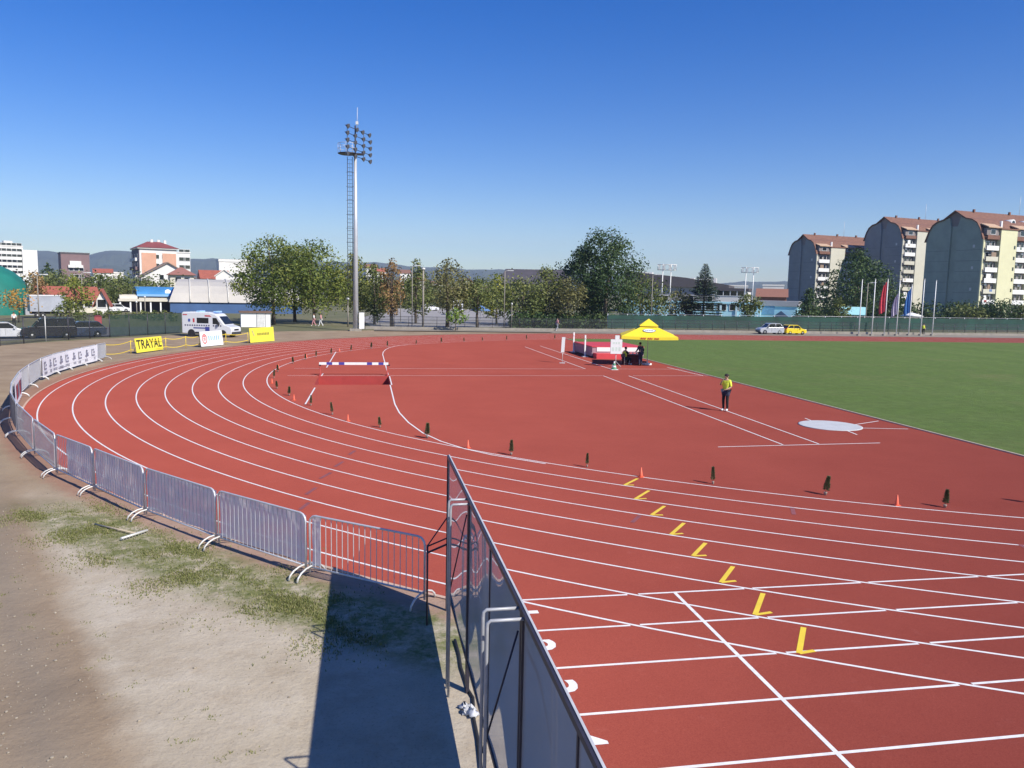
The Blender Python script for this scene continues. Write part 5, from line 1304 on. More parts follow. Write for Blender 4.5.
def spruce(label, px, d, pytop, wpx):
    rr = random.Random(5); p = XY(px, d, 320); H = ZT(px, pytop, d); W = wpx*d/F_
    t = thing('spruce_tree', label, 'tree', (p.x, p.y, 0), face_yaw(p), 'trees beyond the far fence')
    q = MB(); q.tube([(0,0,0),(0,0,H*.97)], [.18,.03], 7); q.build('trunk', BARK, t)
    mb = MB(); z = H*.06
    while z < H*.985:
        v = z/H; Rr = W/2*((1-v)**.85)*rr.uniform(.85,1.12)+.1; n = max(4, int(11*(1-v)+4)); a0 = rr.uniform(0,6)
        for k in range(n):
            a = a0+2*PI*k/n+rr.uniform(-.2,.2); L = Rr*rr.uniform(.75,1.1); dr = Vector((math.cos(a), math.sin(a), -.22+.25*v)); sd = Vector((-math.sin(a), math.cos(a), 0)); m_ = max(4, int(L/.12))
            for j in range(m_):
                f = (j+.5)/m_; c = Vector((0,0,z)) + dr*L*f + Vector((0,0,.14*L*f*f)); wd = (.34*(1-f)+.10)*L*.55+.06
                for s_ in (-1, 1):
                    e_ = c + sd*s_*wd*rr.uniform(.6,1.1) + dr*.22 + Vector((0,0,rr.uniform(-.22,.02))); mb.poly([c-dr*.07, c+dr*.09, e_], 0, rr.random())
                    if rr.random() < .6: e2 = c + dr*.12 + sd*s_*.08 - Vector((0,0,rr.uniform(.1,.3))); mb.poly([c-dr*.08, c+dr*.08, e2], 0, rr.random())
        z += max(.22, .5*(1-v))*rr.uniform(.85,1.15)
    mb.build('crown', L_SPR, t, tint=True)
spruce('tall dark spruce with layered branches before the pale blue building', 703, 125, 262, 50)
# hedge and far wood masses
def mass(name, label, pts, lm, leaf, hmin, hmax, dens):
    rr = random.Random(len(pts)*31); mb = MB()
    for (pa, da), (pb, db) in zip(pts, pts[1:]):
        n = int(abs(pb-pa)*dens)
        for i in range(n):
            f = rr.random(); px = pa+(pb-pa)*f; d = da+(db-da)*f + rr.uniform(-4,6); c = XY(px, d, 312); h = rr.uniform(hmin,hmax); rc = h*rr.uniform(.35,.5)
            for k in range(70):
                dv = Vector((rr.gauss(0,1), rr.gauss(0,1), rr.gauss(0,1))).normalized(); q = Vector((c.x, c.y, max(.1, h-rc))) + dv*rc*rr.uniform(.5,1.1); q.z = max(.05, q.z*(1 if k % 3 else rr.random()))
                nn = (dv+Vector((rr.gauss(0,.5), rr.gauss(0,.5), .3+rr.gauss(0,.5)))).normalized(); x = nn.orthogonal().normalized(); y = nn.cross(x); s = leaf*rr.uniform(.6,1.2)
                mb.poly([q-x*s*.5, q+y*s*.4, q+x*s*.5, q-y*s*.4], 0, rr.random())
    tag(mb.build(name, lm, tint=True), label, 'vegetation', kind='stuff')
mass('hedge', 'dark undergrowth below the big trees beyond the fence', [(512,112),(560,113),(614,118)], L_DARK, .38, 1.2, 2.6, 1.2)
mass('far_trees', 'far belt of mixed trees between the houses on the left', [(-20,190),(60,200),(130,205),(180,215)], L_OLIVE, .65, 5, 9, .5)
mass('far_trees', 'far belt of mixed trees behind the car park', [(330,240),(420,250),(510,240)], L_BROWN, .75, 5, 10, .6)
mass('far_trees', 'belt of olive trees along the far side of the car park', [(345,212),(430,214),(520,216)], L_OLIVE, .6, 6, 11, .75)
mass('far_trees', 'far belt of trees behind the flagpoles and the third block', [(820,175),(900,170),(960,172),(1060,175)], L_DARK, .55, 2.5, 5.5, .5)
mass('far_shrubs', 'mixed low shrubs on the verge left of the ambulance', [(96,118),(180,112)], L_OLIVE, .35, .5, 1.3, .5)

# ------------------------------------------------------------------ buildings
def winmesh(wd, ht):
    q = MB(); q.box((-wd/2,-.05,0),(wd/2,.02,ht), 0); fr = .09
    for a_, b_ in (((-wd/2-fr,-.09,-fr),(wd/2+fr,-.052,0)), ((-wd/2-fr,-.09,ht),(wd/2+fr,-.052,ht+fr)), ((-wd/2-fr,-.09,0),(-wd/2,-.052,ht)), ((wd/2,-.09,0),(wd/2+fr,-.052,ht))): q.box(a_, b_, 1)
    return q.mesh('window', [GLASSD, WHITEP])
WINS = {}
def win(t, x, y, z, wd=1.3, ht=1.4, rz=0):
    k = (round(wd,1), round(ht,1))
    if k not in WINS: WINS[k] = winmesh(*k)
    return link('window', WINS[k], t, (x,y,z), rz)
def base(px0, px1, d, yo=0., pyb=310):
    pc = (px0+px1)/2; p = XY(pc, d, pyb); return p, face_yaw(p)+yo, (px1-px0)*d/F_
def house(name, label, cat, px0, px1, py_eave, py_top, d, dep, wallm, roofm, roof='hip', yo=0., wins=(), ov=.4, chim=False, pyb=310):
    p, rz, W = base(px0, px1, d, yo, pyb); pc = (px0+px1)/2; ze = ZT(pc, py_eave, d); zt = ZT(pc, py_top, d)
    t = thing(name, label, cat, (p.x, p.y, 0), rz); h = W/2
    if roof == 'gable_front':
        q = MB(); q.prism([(-h,0),(h,0),(h,ze),(0,zt),(-h,ze)], 0, dep, 'y'); q.build('wall', wallm, t)
        q = MB(); s = (zt-ze)/h; q.prism([(-h-ov,ze-ov*s+.02),(0,zt+.02),(h+ov,ze-ov*s+.02),(h+ov,ze-ov*s+.27),(0,zt+.30),(-h-ov,ze-ov*s+.27)], -ov, dep+ov, 'y'); q.build('roof', roofm, t)
    else:
        q = MB(); q.box((-h,0,0),(h,dep,ze)); q.build('wall', wallm, t); q = MB(); z0 = ze+.004
        if roof == 'hip':
            q.v += [(-h-ov,-ov,z0),(h+ov,-ov,z0),(h+ov,dep+ov,z0),(-h-ov,dep+ov,z0)]; r_ = min(h, dep/2)*.9
            q.v += [(-h+r_,dep/2,zt),(h-r_+.01,dep/2,zt)]
            for f in ((0,1,5,4),(1,2,5),(2,3,4,5),(3,0,4),(0,3,2,1)): q.face(list(f))
        elif roof == 'gable_side': q.prism([(-ov,z0),(dep+ov,z0),(dep/2,zt)], -h-ov, h+ov, 'x')
        elif roof == 'shed': q.prism([(-ov,z0),(dep+ov,z0),(dep+ov,zt)], -h-ov, h+ov, 'x')
        elif roof == 'barrel': q.prism([(dep/2-(dep/2+ov)*math.cos(PI*i/14), z0+(zt-ze)*math.sin(PI*i/14)) for i in range(15)], -h-ov, h+ov, 'x')
        else: q.box((-h-.2,-.2,z0),(h+.2,dep+.2,max(zt, ze+.3)))
        q.build('roof', roofm, t)
    for (n, u0, u1, zlist, wd, ht) in wins:
        for i in range(n):
            for zz in zlist: win(t, -h + W*(u0 + (u1-u0)*(i+.5)/n), 0, zz, wd, ht)
    if chim: q = MB(); q.box((h*.3,dep*.4,ze),(h*.3+.7,dep*.4+.7,zt+1.0)); q.build('chimney', WHITEP, t)
    return t, W, ze, zt
CREAM = mat('cream_wall', (.62,.58,.48), .8, .1, .4); WH = mat('white_wall', (.72,.70,.66), .8, .08, .3); GREYW = mat('grey_wall', (.34,.34,.36), .8, .1, .3)
BROWNW = mat('mauve_brown_wall', (.20,.13,.13), .8, .12, .2); SALM = mat('salmon_wall', (.60,.33,.22), .8, .08, .3); DARKW = mat('painted_shade_wall', (.13,.11,.14), .8, .1, .3)  # DARKW holds the shade of a wall in its base colour
SKYB = mat('pale_blue_wall', (.36,.64,.74), .7, .12, .25); DKROOF = mat('dark_grey_roof', (.085,.075,.080), .7, .15, .3); BLUER = mat('blue_roof', (.06,.24,.50), .5, .15, .4); BLUEW = mat('blue_wall', (.05,.11,.25), .6, .15, .4)
PVC = mat('pale_membrane', (.46,.435,.39), .6, .08, .3)
# white far high-rise
t, W, ze, zt = house('high_rise', 'far white high-rise with rows of windows at the left edge', 'building', -14, 23, 246, 245, 420, 14, WH, WH, 'flat', .15, [(8, .03, .97, [6+2.9*i for i in range(7)], 2.4, 1.3)])
q = MB(); q.box((W/2-.5,-.8,0),(W/2+6.5,13,ze-1.5)); q.build('stair_tower', WH, t)
q = MB(); q.box((W*.10,4,ze),(W*.30,9,ze+3.0)); q.build('roof_hut', WH, t)
# dome
p = XY(-8, 116, 320); t = thing('air_dome', 'green inflated sports dome at the left edge', 'dome', (p.x, p.y, 0), face_yaw(p)+.2)
q = MB(); a_, b_, h_ = 8.4, 12., 7.9; n = 28
rows = []
for i in range(13):
    f = i/12*PI/2; k = len(q.v); q.v += [(a_*math.cos(f)**.75*math.cos(2*PI*j/n), 12+b_*math.cos(f)**.75*math.sin(2*PI*j/n), h_*math.sin(f)) for j in range(n)]; rows.append(k)
for r1, r2 in zip(rows, rows[1:]):
    for j in range(n): q.face([r1+j, r1+(j+1)%n, r2+(j+1)%n, r2+j], 0, True)
q.build('membrane', mat('green_membrane', (.015,.17,.125), .55, .18, .3), t)
q = MB(); q.box((a_*.55,1.2,0),(a_*.55+2.4,4.0,2.6)); q.build('entrance', GREYW, t)
# mauve building and low houses on the left
t, W, ze, zt = house('apartment_block', 'far mauve brown block with white balconies left of the hills', 'building', 65, 90, 254, 252.5, 360, 12, BROWNW, DKROOF, 'flat', .1, [(3, .25, .8, [7, 10], 1.6, 1.3)])
for x in (-.12, .12): q = MB(); q.box((W*x-1.6,-1.0,zt-6.8),(W*x+1.6,-.01,zt-5.6)); q.build('balcony', WH, t)
q = MB(); q.box((-W*.2,-.6,zt-5.6),(W*.2,-.03,zt-3.8)); q.build('balcony', WH, t)
house('house', 'long low house with a bright orange red roof behind the grey truck', 'house', 44, 96, 300, 286.5, 132, 9, CREAM, REDROOF, 'gable_side', .1, [(5,.1,.9,[1.0],1.2,1.2)])
house('house', 'small gabled end of a house with red roof edges beside the long low house', 'house', 97, 107, 301, 290.5, 127, 3, WH, REDROOF, 'gable_front', -.1, [(1,.3,.7,[1.2],1.2,1.2)], .5)
house('house', 'far low white house with a red roof between the hills and the mauve block', 'house', 96, 113, 273, 268.5, 420, 10, WH, REDROOF, 'gable_side', 0, [(4,.1,.9,[4],1.5,1.5)])
house('house', 'far low white flat house left of the orange apartment house', 'house', 113, 124, 273.5, 272, 430, 10, WH, WH, 'flat', 0, [(3,.1,.9,[4.5],1.5,1.5)])
p, rz, W = base(33, 64, 112, .15, 318); t = thing('box_trailer', 'grey box trailer parked in front of the green dome', 'trailer', (p.x, p.y, 0), rz)
q = MB(); q.box((-W/2,0,.9),(W/2,2.5,3.1)); q.build('box_body', mat('grey_trailer', (.36,.38,.43), .5, .2, .5), t); q = MB(); q.box((-W/2-.05,-.05,3.102),(W/2+.05,2.55,3.2)); q.build('roof_edge', WHITEP, t)
for x in (-W*.3, -W*.15, W*.3): a_ = link('wheel', TYM, t, (x, .15, .40)); a_.scale = (1.2,1,1.2); link('rim', RMM, a_)
q = MB(); q.box((-W/2+.2,.3,.55),(W/2-.2,2.2,.88)); q.build('chassis', BLACK, t)
p = XY(98.5, 86, 330); t = thing('red_upright_panel', 'red upright panel beside the dark blue parked car', 'cabin', (p.x, p.y, 0), face_yaw(p))  # red upright panel of unknown use, modelled with roof and door
q = MB(); q.box((-.35,0,0),(.35,.7,1.5)); q.build('wall', mat('cabin_red', (.40,.05,.06), .5), t); q = MB(); q.prism([(-.4,1.502),(.4,1.502),(0,1.62)], -.05, .75, 'y'); q.build('roof', mat('cabin_red2', (.30,.04,.05), .5), t); q = MB(); q.box((-.26,-.03,.08),(.26,-.003,1.4)); q.build('door', mat('cabin_red3', (.46,.08,.08), .5), t)
# orange and white apartment house
D_ = 265
p, rz, W = base(143, 177, D_, .15); ze = ZT(160, 249, D_); zt = ZT(160, 240.8, D_); dep = 17; h = W/2
t = thing('apartment_house', 'orange and white apartment house with a dark red hipped roof', 'apartment house', (p.x, p.y, 0), rz)
q = MB(); q.box((-h,0,0),(h,dep,ze)); q.build('wall', WH, t)
q = MB(); q.box((-h+.6,-.12,4),(-h*.12,-.01,ze-1.4)); q.build('wall_panel', SALM, t); q = MB(); q.box((h*.22,-.12,4),(h-.2,-.01,ze-1.4)); q.build('wall_panel', SALM, t)
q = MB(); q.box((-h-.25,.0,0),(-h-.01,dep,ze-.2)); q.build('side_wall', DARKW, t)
q = MB(); q.v += [(-h-.8,-.8,ze+.3),(h+.8,-.8,ze+.3),(h+.8,dep+.8,ze+.3),(-h-.8,dep+.8,ze+.3),(-h*.35,dep/2,zt),(h*.35,dep/2,zt)]
for f in ((0,1,5,4),(1,2,5),(2,3,4,5),(3,0,4),(0,3,2,1)): q.face(list(f))
q.build('roof', mat('dark_red_tiles', (.24,.06,.055), .8, .15, .6), t)
q = MB(); q.box((-h-.6,-.6,ze-.05),(h+.6,dep+.6,ze+.29)); q.build('cornice', WH, t)
for fz in range(5):
    z = ze-3.2-2.9*fz
    if z < 1: break
    for x in (-.02, .14): win(t, W*x, 0, z, .9, 1.3)
    for y in (2.5, 8.5, 14):
        o = win(t, -h-.26, y, z, 1.4, 1.4, -PI/2)
        q = MB(); q.box((-h-1.2,y-1.3,z-.9),(-h-.262,y+1.3,z+.15)); q.build('balcony', WH if (fz+int(y)) % 3 else BROWNW, t)
for x, y in ((-.1,.45),(.1,.5),(.3,.6)): q = MB(); q.box((W*x,dep*y,zt-1.4),(W*x+.8,dep*y+.8,zt+.7)); q.build('chimney', WH, t)
house('apartment_block', 'white block with dark window bands just right of the orange apartment house', 'building', 176, 191, 253, 252, 300, 12, WH, WH, 'flat', .1, [(2,.35,.95,[5+2.9*i for i in range(5)],2.0,1.3)])
house('house', 'white gabled house in front of the orange apartment house', 'house', 145, 193, 277, 263, 230, 11, WH, mat('brown_tiles', (.24,.17,.13), .8), 'gable_front', .1, [(2,.3,.62,[6.2],1.1,1.4)], .6)
house('house', 'small cream house with a low brown red hipped roof beside the white gable', 'house', 172, 194, 275, 267, 218, 9, CREAM, mat('brown_red_tiles', (.30,.13,.10), .8), 'hip', .05, [(2,.15,.9,[5.6],1.5,1.3)], .8)
house('house', 'house with a bright red gabled roof left of the maple', 'house', 203, 229, 279, 270, 250, 10, WH, REDROOF, 'gable_side', .1, [(3,.1,.9,[2.5],1.2,1.2)])
house('house', 'small white gabled dormer house in front of the bright red roof', 'house', 217, 233, 276, 270, 240, 6, WH, WH, 'gable_front', 0, [(1,.3,.9,[4.8],2.2,.9)])
house('apartment_block', 'flat white block behind the red roofs left of the maple', 'building', 221, 252, 262, 259.5, 330, 12, WH, WH, 'flat', .1, [(3,.05,.95,[8.5],3.0,1.2)])
# blue roof, canopies, membrane hall
t, W, ze, zt = house('pool_hall', 'hall with a curved bright blue roof left of the pale membrane hall', 'hall', 141, 176, 296.5, 287, 150, 12, CREAM, BLUER, 'barrel', .1, [(5,.1,.9,[.8],1.6,1.2)], .3)
q = MB(); q.lathe([(.0,.0),(.5,.1),(.55,.16)], 14); q.xf(Matrix.Translation((W*.27,.4,zt-1.0)) @ Matrix.Rotation(1.1, 4, 'X')); q.build('dish', WHITEP, t)
p, rz, W = base(122, 180, 142, .05); t = thing('canopy', 'long flat cream canopy on posts below the blue roof', 'canopy', (p.x, p.y, 0), rz); zc = ZT(150, 299.5, 142)
q = MB(); q.box((-W/2,0,zc-.35),(W/2,4,zc)); q.build('roof', CREAM, t)
for i in range(7): q = MB(); x = -W/2+.3+(W-.6)*i/6; q.box((x-.12,.2,0),(x+.12,.44,zc-.352)); q.build('post', WHITEP, t)
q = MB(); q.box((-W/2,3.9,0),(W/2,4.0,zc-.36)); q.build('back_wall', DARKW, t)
house('shelter', 'small cream shelter at the left end of the cream canopy', 'shelter', 122, 136, 299, 294.5, 147, 4, CREAM, CREAM, 'barrel', .05, [(2,.1,.9,[.8],1.2,1.2)], .2)
p, rz, W = base(176, 300, 145, .06); zb_ = ZT(220, 302.5, 145); zt = ZT(220, 279.5, 145)
t = thing('membrane_hall', 'large pale membrane roofed hall with a blue lower wall', 'hall', (p.x, p.y, 0), rz)
q = MB(); q.box((-W/2,0,0),(W/2,20,zb_)); q.build('lower_wall', BLUEW, t)
pr = [(-.3,zb_),(.9,zb_+1.6),(2.6,zb_+2.9),(5,zt-.5),(8,zt-.05),(10,zt),(12,zt-.05),(15,zt-.5),(17.4,zb_+2.9),(19.1,zb_+1.6),(20.3,zb_)]
q = MB(); q.prism(pr, -W/2-.2, W/2+.2, 'x'); q.v = [(x + (1.5*(z-zb_)/(zt-zb_) if x < 0 else -1.5*(z-zb_)/(zt-zb_)), y, z) for x, y, z in q.v]; q.build('roof', PVC, t)
for i in range(1, 7):
    x = -W/2+.1+(W-.2)*i/7; q = MB(); q.tube([(x,a_-.05 if a_ < 10 else a_,b_+.05) for a_, b_ in pr[:7]], .13, 6); q.build('roof_rib', mat('rib_white', (.56,.54,.49), .6), t)
# dark roofed hall behind the trees
for pa, pb, pye, pyt, d, lab in ((499,560,284,268,235,'large hall with a dark grey roof and dark gable end left of the big tree'), (625,724,287,271.5,215,'long hall with a dark grey roof behind the yellow umbrella')):
    p, rz, W = base(pa, pb, d, -.12); ze = ZT((pa+pb)/2, pye, d); zt = ZT((pa+pb)/2, pyt, d)
    t = thing('sports_hall', lab, 'hall', (p.x, p.y, 0), rz); dp = 26
    q = MB(); q.box((-W/2,0,0),(W/2,dp,ze)); q.build('wall', DARKW if pa == 499 else GREYW, t)
    q = MB()
    if pa == 499: q.prism([(-.8,ze),(dp+.8,ze),(dp*.55,zt)], -W/2-.5, W/2+.5, 'x')
    else: q.prism([(-W/2-.5,ze),(W/2+.5,ze),(W/2+.5,zt-3.4),(W*.1,zt-1.6),(-W/2-.5,zt)], -.8, dp+.8, 'y')
    q.build('roof', DKROOF, t)
    for i in range(4): win(t, -W/2+W*(i+.5)/4, 0, 3, 3.0, 1.6)
    if pa != 499:
        for x, s_ in ((-.38,2.4),(-.30,1.6),(.14,1.0),(.22,1.0),(.30,1.0),(.36,1.0)): q = MB(); zz = zt-1.2 if x < 0 else zt-2.6; q.box((W*x-s_/2,6,zz-.8),(W*x+s_/2,8,zz+1.1)); q.build('roof_vent', WH, t)
# pale blue buildings
t, W, ze, zt = house('pale_blue_hall', 'long pale blue hall behind the green windscreen fence', 'hall', 622, 757, 303, 301.5, 152, 10, SKYB, SKYB, 'flat', -.1, [(6,.42,.95,[2.3],1.6,1.1)])
for i in range(9): q = MB(); x = -W/2+W*(i+.5)/9; q.box((x-.18,-.25,0),(x+.18,-.01,ze-.3)); q.build('pilaster', mat('very_pale_blue', (.52,.70,.76), .7), t)
t, W, ze, zt = house('white_annex', 'white two storey annex with a flat dark roof above the pale blue hall', 'building', 712, 746, 291, 288, 172, 9, WH, DKROOF, 'flat', -.1, [(4,.12,.9,[5.0],1.4,1.0)])
t, W, ze, zt = house('pale_blue_block', 'pale blue block with a glazed upper band left of the apartment blocks', 'building', 757, 796, 306, 301, 154, 9, SKYB, GREYW, 'flat', -.12, [(9,.02,.98,[ZT(776,306,154)-.0],.75,.72)])
q = MB(); q.box((-W/2+.4,-.1,1.6),(-W/2+3.4,-.01,3.2)); q.build('painted_panel', mat('mural_blue', (.14,.30,.45), .7), t)
q = MB(); q.prism([(-.1*W,1.0),(.34*W,1.0),(.12*W,2.3)], -.7, -.02, 'y'); q.build('porch_roof', mat('dark_blue_sheet', (.05,.09,.16), .6), t)
house('house', 'low brick building with a brown red roof left of the first apartment block', 'house', 757, 785, 297, 288.5, 200, 10, mat('brick_wall', (.30,.13,.08), .85, .2, 1.5), mat('rust_roof', (.26,.12,.08), .8), 'gable_side', 0, [(4,.1,.9,[1.4],1.2,1.3)])
house('apartment_block', 'far pale flat building behind the low brick building', 'building', 762, 782, 286, 284.5, 420, 12, WH, WH, 'flat', 0, [(5,.05,.95,[5.0],1.6,1.3)])
house('apartment_block', 'far pale flat building behind the white annex', 'building', 722, 746, 286.5, 285, 400, 12, WH, WH, 'flat', 0, [(5,.05,.95,[5.0],1.6,1.3)])
# hillside houses in the middle
for px0, px1, pe, pt_, d, rm, lab in ((366,378,268,264,640,TERRA,'far white house with a tiled roof just right of the floodlight mast'), (377,386,272,268,600,REDROOF,'far white house with a red roof behind the rusty tree'), (400,411,273.5,269.5,620,TERRA,'far white house behind the thin pale lamp post'),
     (414,426,281,277.5,480,REDROOF,'far white house low behind the thick concrete lamp post'), (432,443,284,281,460,TERRA,'far pale house left of the tall open brown-green tree'), (462,474,283,279,500,REDROOF,'far white gabled house right of the tall open brown-green tree'), (474,490,288,285.5,430,TERRA,'far long white house left of the yellow-green tree')):
    house('house', lab, 'house', px0, px1, pe, pt_, d, 9, WH, rm, 'gable_front' if px0 == 462 else 'gable_side', .2, [(2,.1,.9,[max(1.5, ZT(px0,pe,d)-2.3)],1.4,1.3)])
p = XY(480, 110, 322); t = thing('parasol', 'blue closed parasol under the olive tree at the car park edge', 'parasol', (p.x, p.y, 0))
q = MB(); q.tube([(0,0,0),(0,0,3.0)], .03, 6); q.build('pole', STEEL, t); q = MB(); q.lathe([(1.5,2.3),(1.0,2.62),(.4,2.95),(.0,3.05)], 10); q.build('canopy', mat('parasol_blue', (.10,.20,.42), .7), t)
p = XY(851, 148, 320); t = thing('awning', 'pale turquoise awning beside the leftmost flagpole', 'awning', (p.x, p.y, 0), face_yaw(p)); TUR = mat('turquoise_cloth', (.35,.66,.70), .7)
q = MB(); q.prism([(0,1.9),(3,3.3),(3,3.4),(0,2.0)], -2.2, 2.4, 'x'); q.build('cloth', TUR, t)
for x in (-2.1, 2.3):
    for y, z in ((.1,1.95),(2.9,3.2)): q = MB(); q.tube([(x,y,0),(x,y,z)], .04, 5); q.build('post', STEELW, t)
p = XY(911, 140, 322); t = thing('market_umbrella', 'wide white parasol behind the blue flag', 'parasol', (p.x, p.y, 0)); q = MB(); q.tube([(0,0,0),(0,0,2.5)], .04, 6); q.build('pole', STEELW, t); q = MB(); q.lathe([(2.0,2.1),(1.1,2.45),(.0,2.75)], 10); q.build('canopy', WHITEP, t)

# ------------------------------------------------------------------ apartment blocks on the right
GABLE = mat('slate_gable', (.245,.265,.27), .85, .10, .25, bump=.1, bscale=2); GABLE2 = mat('slate_gable_green', (.29,.345,.29), .85, .12, .25, bump=.1, bscale=2)
PALEC = mat('pale_render', (.56,.54,.44), .85, .07, .3); YELC = mat('pale_yellow_render', (.64,.62,.40), .85, .07, .3); SHD = mat('loggia_shade_wall', (.24,.21,.20), .85, .15, .3)  # SHD: wall colour darkened to give the shade of the balcony recesses
def apartment(label, px, d, py_eave, py_apex, pxa, Wg, Lf, fh, gm, tm, roofm=TERRA, a=math.radians(12), dorm=()):
    p = XY(px, d, 320); ze = ZT(px, py_eave, d); zr = ZT(pxa, py_apex, d+Wg*.45)
    t = thing('apartment_block', label, 'apartment block', (p.x, p.y, 0), a, 'tall tiled apartment blocks on the right')
    k = (zr-ze)/7.0; W = Wg
    top = [(0,ze),(.04*W,ze+2.2*k),(.10*W,ze+3.7*k),(.19*W,ze+4.6*k),(.30*W,ze+5.0*k),(.5*W,zr),(.70*W,ze+5.0*k),(.81*W,ze+4.6*k),(.90*W,ze+3.7*k),(.96*W,ze+2.2*k),(W,ze)]
    q = MB(); q.prism([(0,0)]+top+[(W,0)], .5, Lf, 'x'); q.build('wall', SHD, t)
    # gable slabs either side of the groove
    q = MB(); q.prism([(0,0)]+[(y,z) for y,z in top if y < .4*W]+[(.40*W,ze+5.6*k),(.44*W,ze+3.4*k),(.44*W,0)], 0, .498, 'x'); q.build('gable_wall', gm, t)
    q = MB(); q.prism([(.56*W,0),(.56*W,ze+3.4*k),(.60*W,ze+5.6*k)]+[(y,z) for y,z in top if y > .6*W]+[(W,0)], 0, .498, 'x'); q.build('gable_wall', gm, t)
    q = MB(); q.box((.42,.442*W,0),(.496,.558*W,ze+3.4*k)); q.build('gable_groove', gm, t)
    rp = [(y,z+.02) for y,z in top]; up = [(y + (-.45 if y < .01 else .45 if y > W-.01 else 0), z+(.34 if 0.01 < y < W-.01 else -.2)) for y,z in top]
    q = MB()
    for (a0,a1),(b0,b1) in zip(zip(rp, rp[1:]), zip(up, up[1:])):
        n0 = len(q.v)
        q.prism([a0,a1,b1,b0], -.35, Lf+.3, 'x')
    q.build('roof', roofm, t)
    nf = int((ze-1.0)//fh); bays = []; x = .7
    pat = [('bal',4.3),('tower',6.2),('bal',4.4),('col',3.0),('bal',4.2),('tower',6.2),('bal',4.3),('col',3.0),('bal',4.2)]
    for kd, wd in pat:
        if x+wd > Lf-.3: break
        bays.append((kd, x, x+wd)); x += wd+.35
    q = MB(); q.box((0.02,-.35,0),(.66,-.002,ze)); q.build('corner_pier', tm, t)
    bm_ = MB(); bm_.box((0,0,0),(1,.14,1.05)); 
    rr = random.Random(int(px))
    for kd, x0, x1 in bays:
        if kd == 'tower':
            q = MB(); q.box((x0,-1.1,0),(x1,-.002,ze+2.3*k)); q.build('stair_tower', tm, t)
            q = MB(); q.box((x0-.2,-1.3,ze+2.3*k+.002),(x1+.2,.8,ze+2.3*k+.35)); q.build('tower_cap', roofm, t)
            q = MB(); q.box((x0+.6,-.4,ze+2.3*k+.352),(x0+1.1,.1,ze+4.4*k)); q.build('chimney', WHITEP, t)
            for f in range(nf): q = MB(); q.box((x1-1.0,-1.13,.9+fh*f+.9),(x1-.4,-1.102,.9+fh*f+1.8)); q.build('stair_window', GLASSD, t)
        elif kd == 'col':
            q = MB(); q.box((x0,-.7,0),(x1,-.002,ze)); q.build('wall_pier', tm, t)
        else:
            for f in range(nf):
                z = ze - fh*(f+1)
                q = MB(); q.box((x0-.1,-1.0,z-.12),(x1+.1,-.002,z)); q.box((x0-.1,-1.0,z+.002),(x1+.1,-.88,z+1.05)); q.build('balcony', WHITEP if rr.random() < .8 else PALEC, t)
                win(t, x0+(x1-x0)*.3, 0, z+.25, 1.3, 1.9); win(t, x0+(x1-x0)*.74, 0, z+.9, 1.1, 1.3)
                if rr.random() < .35: q = MB(); xx = x0+rr.uniform(.2,2.6); q.box((xx,-1.03,z+.25+rr.uniform(0,.2)),(xx+rr.uniform(.4,1.1),-1.005,z+1.0)); q.build('laundry', mat(*rr.choice([('cloth_a',(.45,.10,.10)),('cloth_b',(.15,.22,.40)),('cloth_c',(.55,.50,.40)),('cloth_d',(.20,.25,.20))]), .9), t)
                if rr.random() < .3: q = MB(); xx = x0+rr.uniform(.4,3.0); q.box((xx,-.35,z+2.0),(xx+.8,-.06,z+2.5)); q.build('air_conditioner', WHITEP, t)
                if rr.random() < .3: q = MB(); xx = x0+rr.uniform(.2,2.2); q.box((xx,-.86,z+1.07),(xx+rr.uniform(.8,1.8),-.80,z+2.2)); q.build('balcony_screen', mat('screen_brown', (.28,.20,.14), .8) if rr.random() < .5 else WHITEP, t)
            q = MB(); q.box((x0-.1,-.6,ze+.9*k),(x1+.1,.35,ze+2.6*k)); q.build('dormer', SHD, t); win(t, (x0+x1)/2, -.6, ze+1.15*k, 1.8, 1.1)
            q = MB(); q.prism([(-1.2,ze+2.62*k),(1.2,ze+3.5*k),(1.2,ze+3.75*k),(-1.2,ze+2.85*k)], x0-.3, x1+.3, 'x'); q.build('dormer_roof', mat('dormer_trim', (.50,.34,.22), .8), t)
            q = MB(); q.box((x0-.1,-1.0,ze-.1),(x1+.1,-.62,ze+.85*k)); q.build('dormer_parapet', roofm, t)
    for f in range(1, nf):
        for yy_ in ((.12*W,) if f % 2 else ()):
            q = MB(); zz = ze-fh*f+.6; q.box((-.05,yy_,zz),(-.002,yy_+.55,zz+.75)); q.build('vent_window', mat('vent_pale', (.55,.56,.55), .5), t)
    q = MB()
    for f in range(1, nf+1):
        zz = ze-fh*f; q.box((-.012,.01*W,zz),(-.002,.435*W,zz+.06)); q.box((-.012,.565*W,zz),(-.002,.99*W,zz+.06))
    tag(q.build('panel_joint', mat('joint_dark', (.13,.145,.15), .9), t), kind='stuff')
    for xx in (Lf*.15, Lf*.5, Lf*.8): q = MB(); q.box((xx,.46*W,zr-.6),(xx+.5,.46*W+.5,zr+.9)); q.build('chimney', roofm, t)
    for xx in dorm:
        yb = .20*W; zb_ = ze+3.9*k
        q = MB(); q.lathe([(.85,0),(.85,2.6)], 16); q.xf(Matrix.Translation((xx, yb-.9, zb_+.75)) @ Matrix.Rotation(-PI/2, 4, 'X')); q.build('round_dormer', WHITEP, t)
        q = MB(); q.lathe([(.55,0),(.55,.05)], 16); q.xf(Matrix.Translation((xx, yb-.94, zb_+.75)) @ Matrix.Rotation(-PI/2, 4, 'X')); q.build('round_window', GLASSD, t)
    q = MB(); q.tube([(Lf*.62,.5*W,zr),(Lf*.62,.5*W,zr+5.5)], .05, 5); q.build('aerial', STEEL, t)
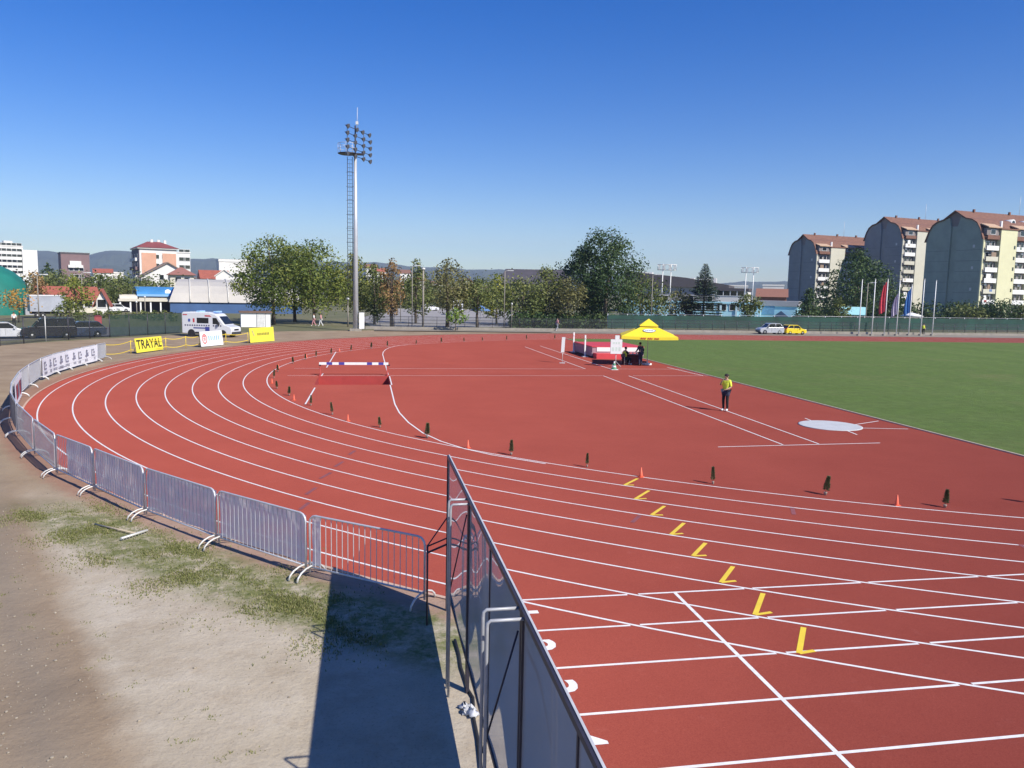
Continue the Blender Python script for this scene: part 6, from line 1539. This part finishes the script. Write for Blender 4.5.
apartment('leftmost tiled apartment block with a dark slate gable', 812, 272, 253.5, 235, 802, 13.0, 29, 2.95, GABLE, PALEC)
apartment('middle tiled apartment block behind the red and blue flags', 896, 262, 238, 217.5, 884, 15.5, 30, 2.8, GABLE, PALEC)
apartment('rightmost and nearest tiled apartment block with a greenish gable and pale yellow towers', 975.5, 209, 238.5, 211.5, 957, 17.0, 40, 2.8, GABLE2, YELC, dorm=(14.5, 20.5, 26.5))
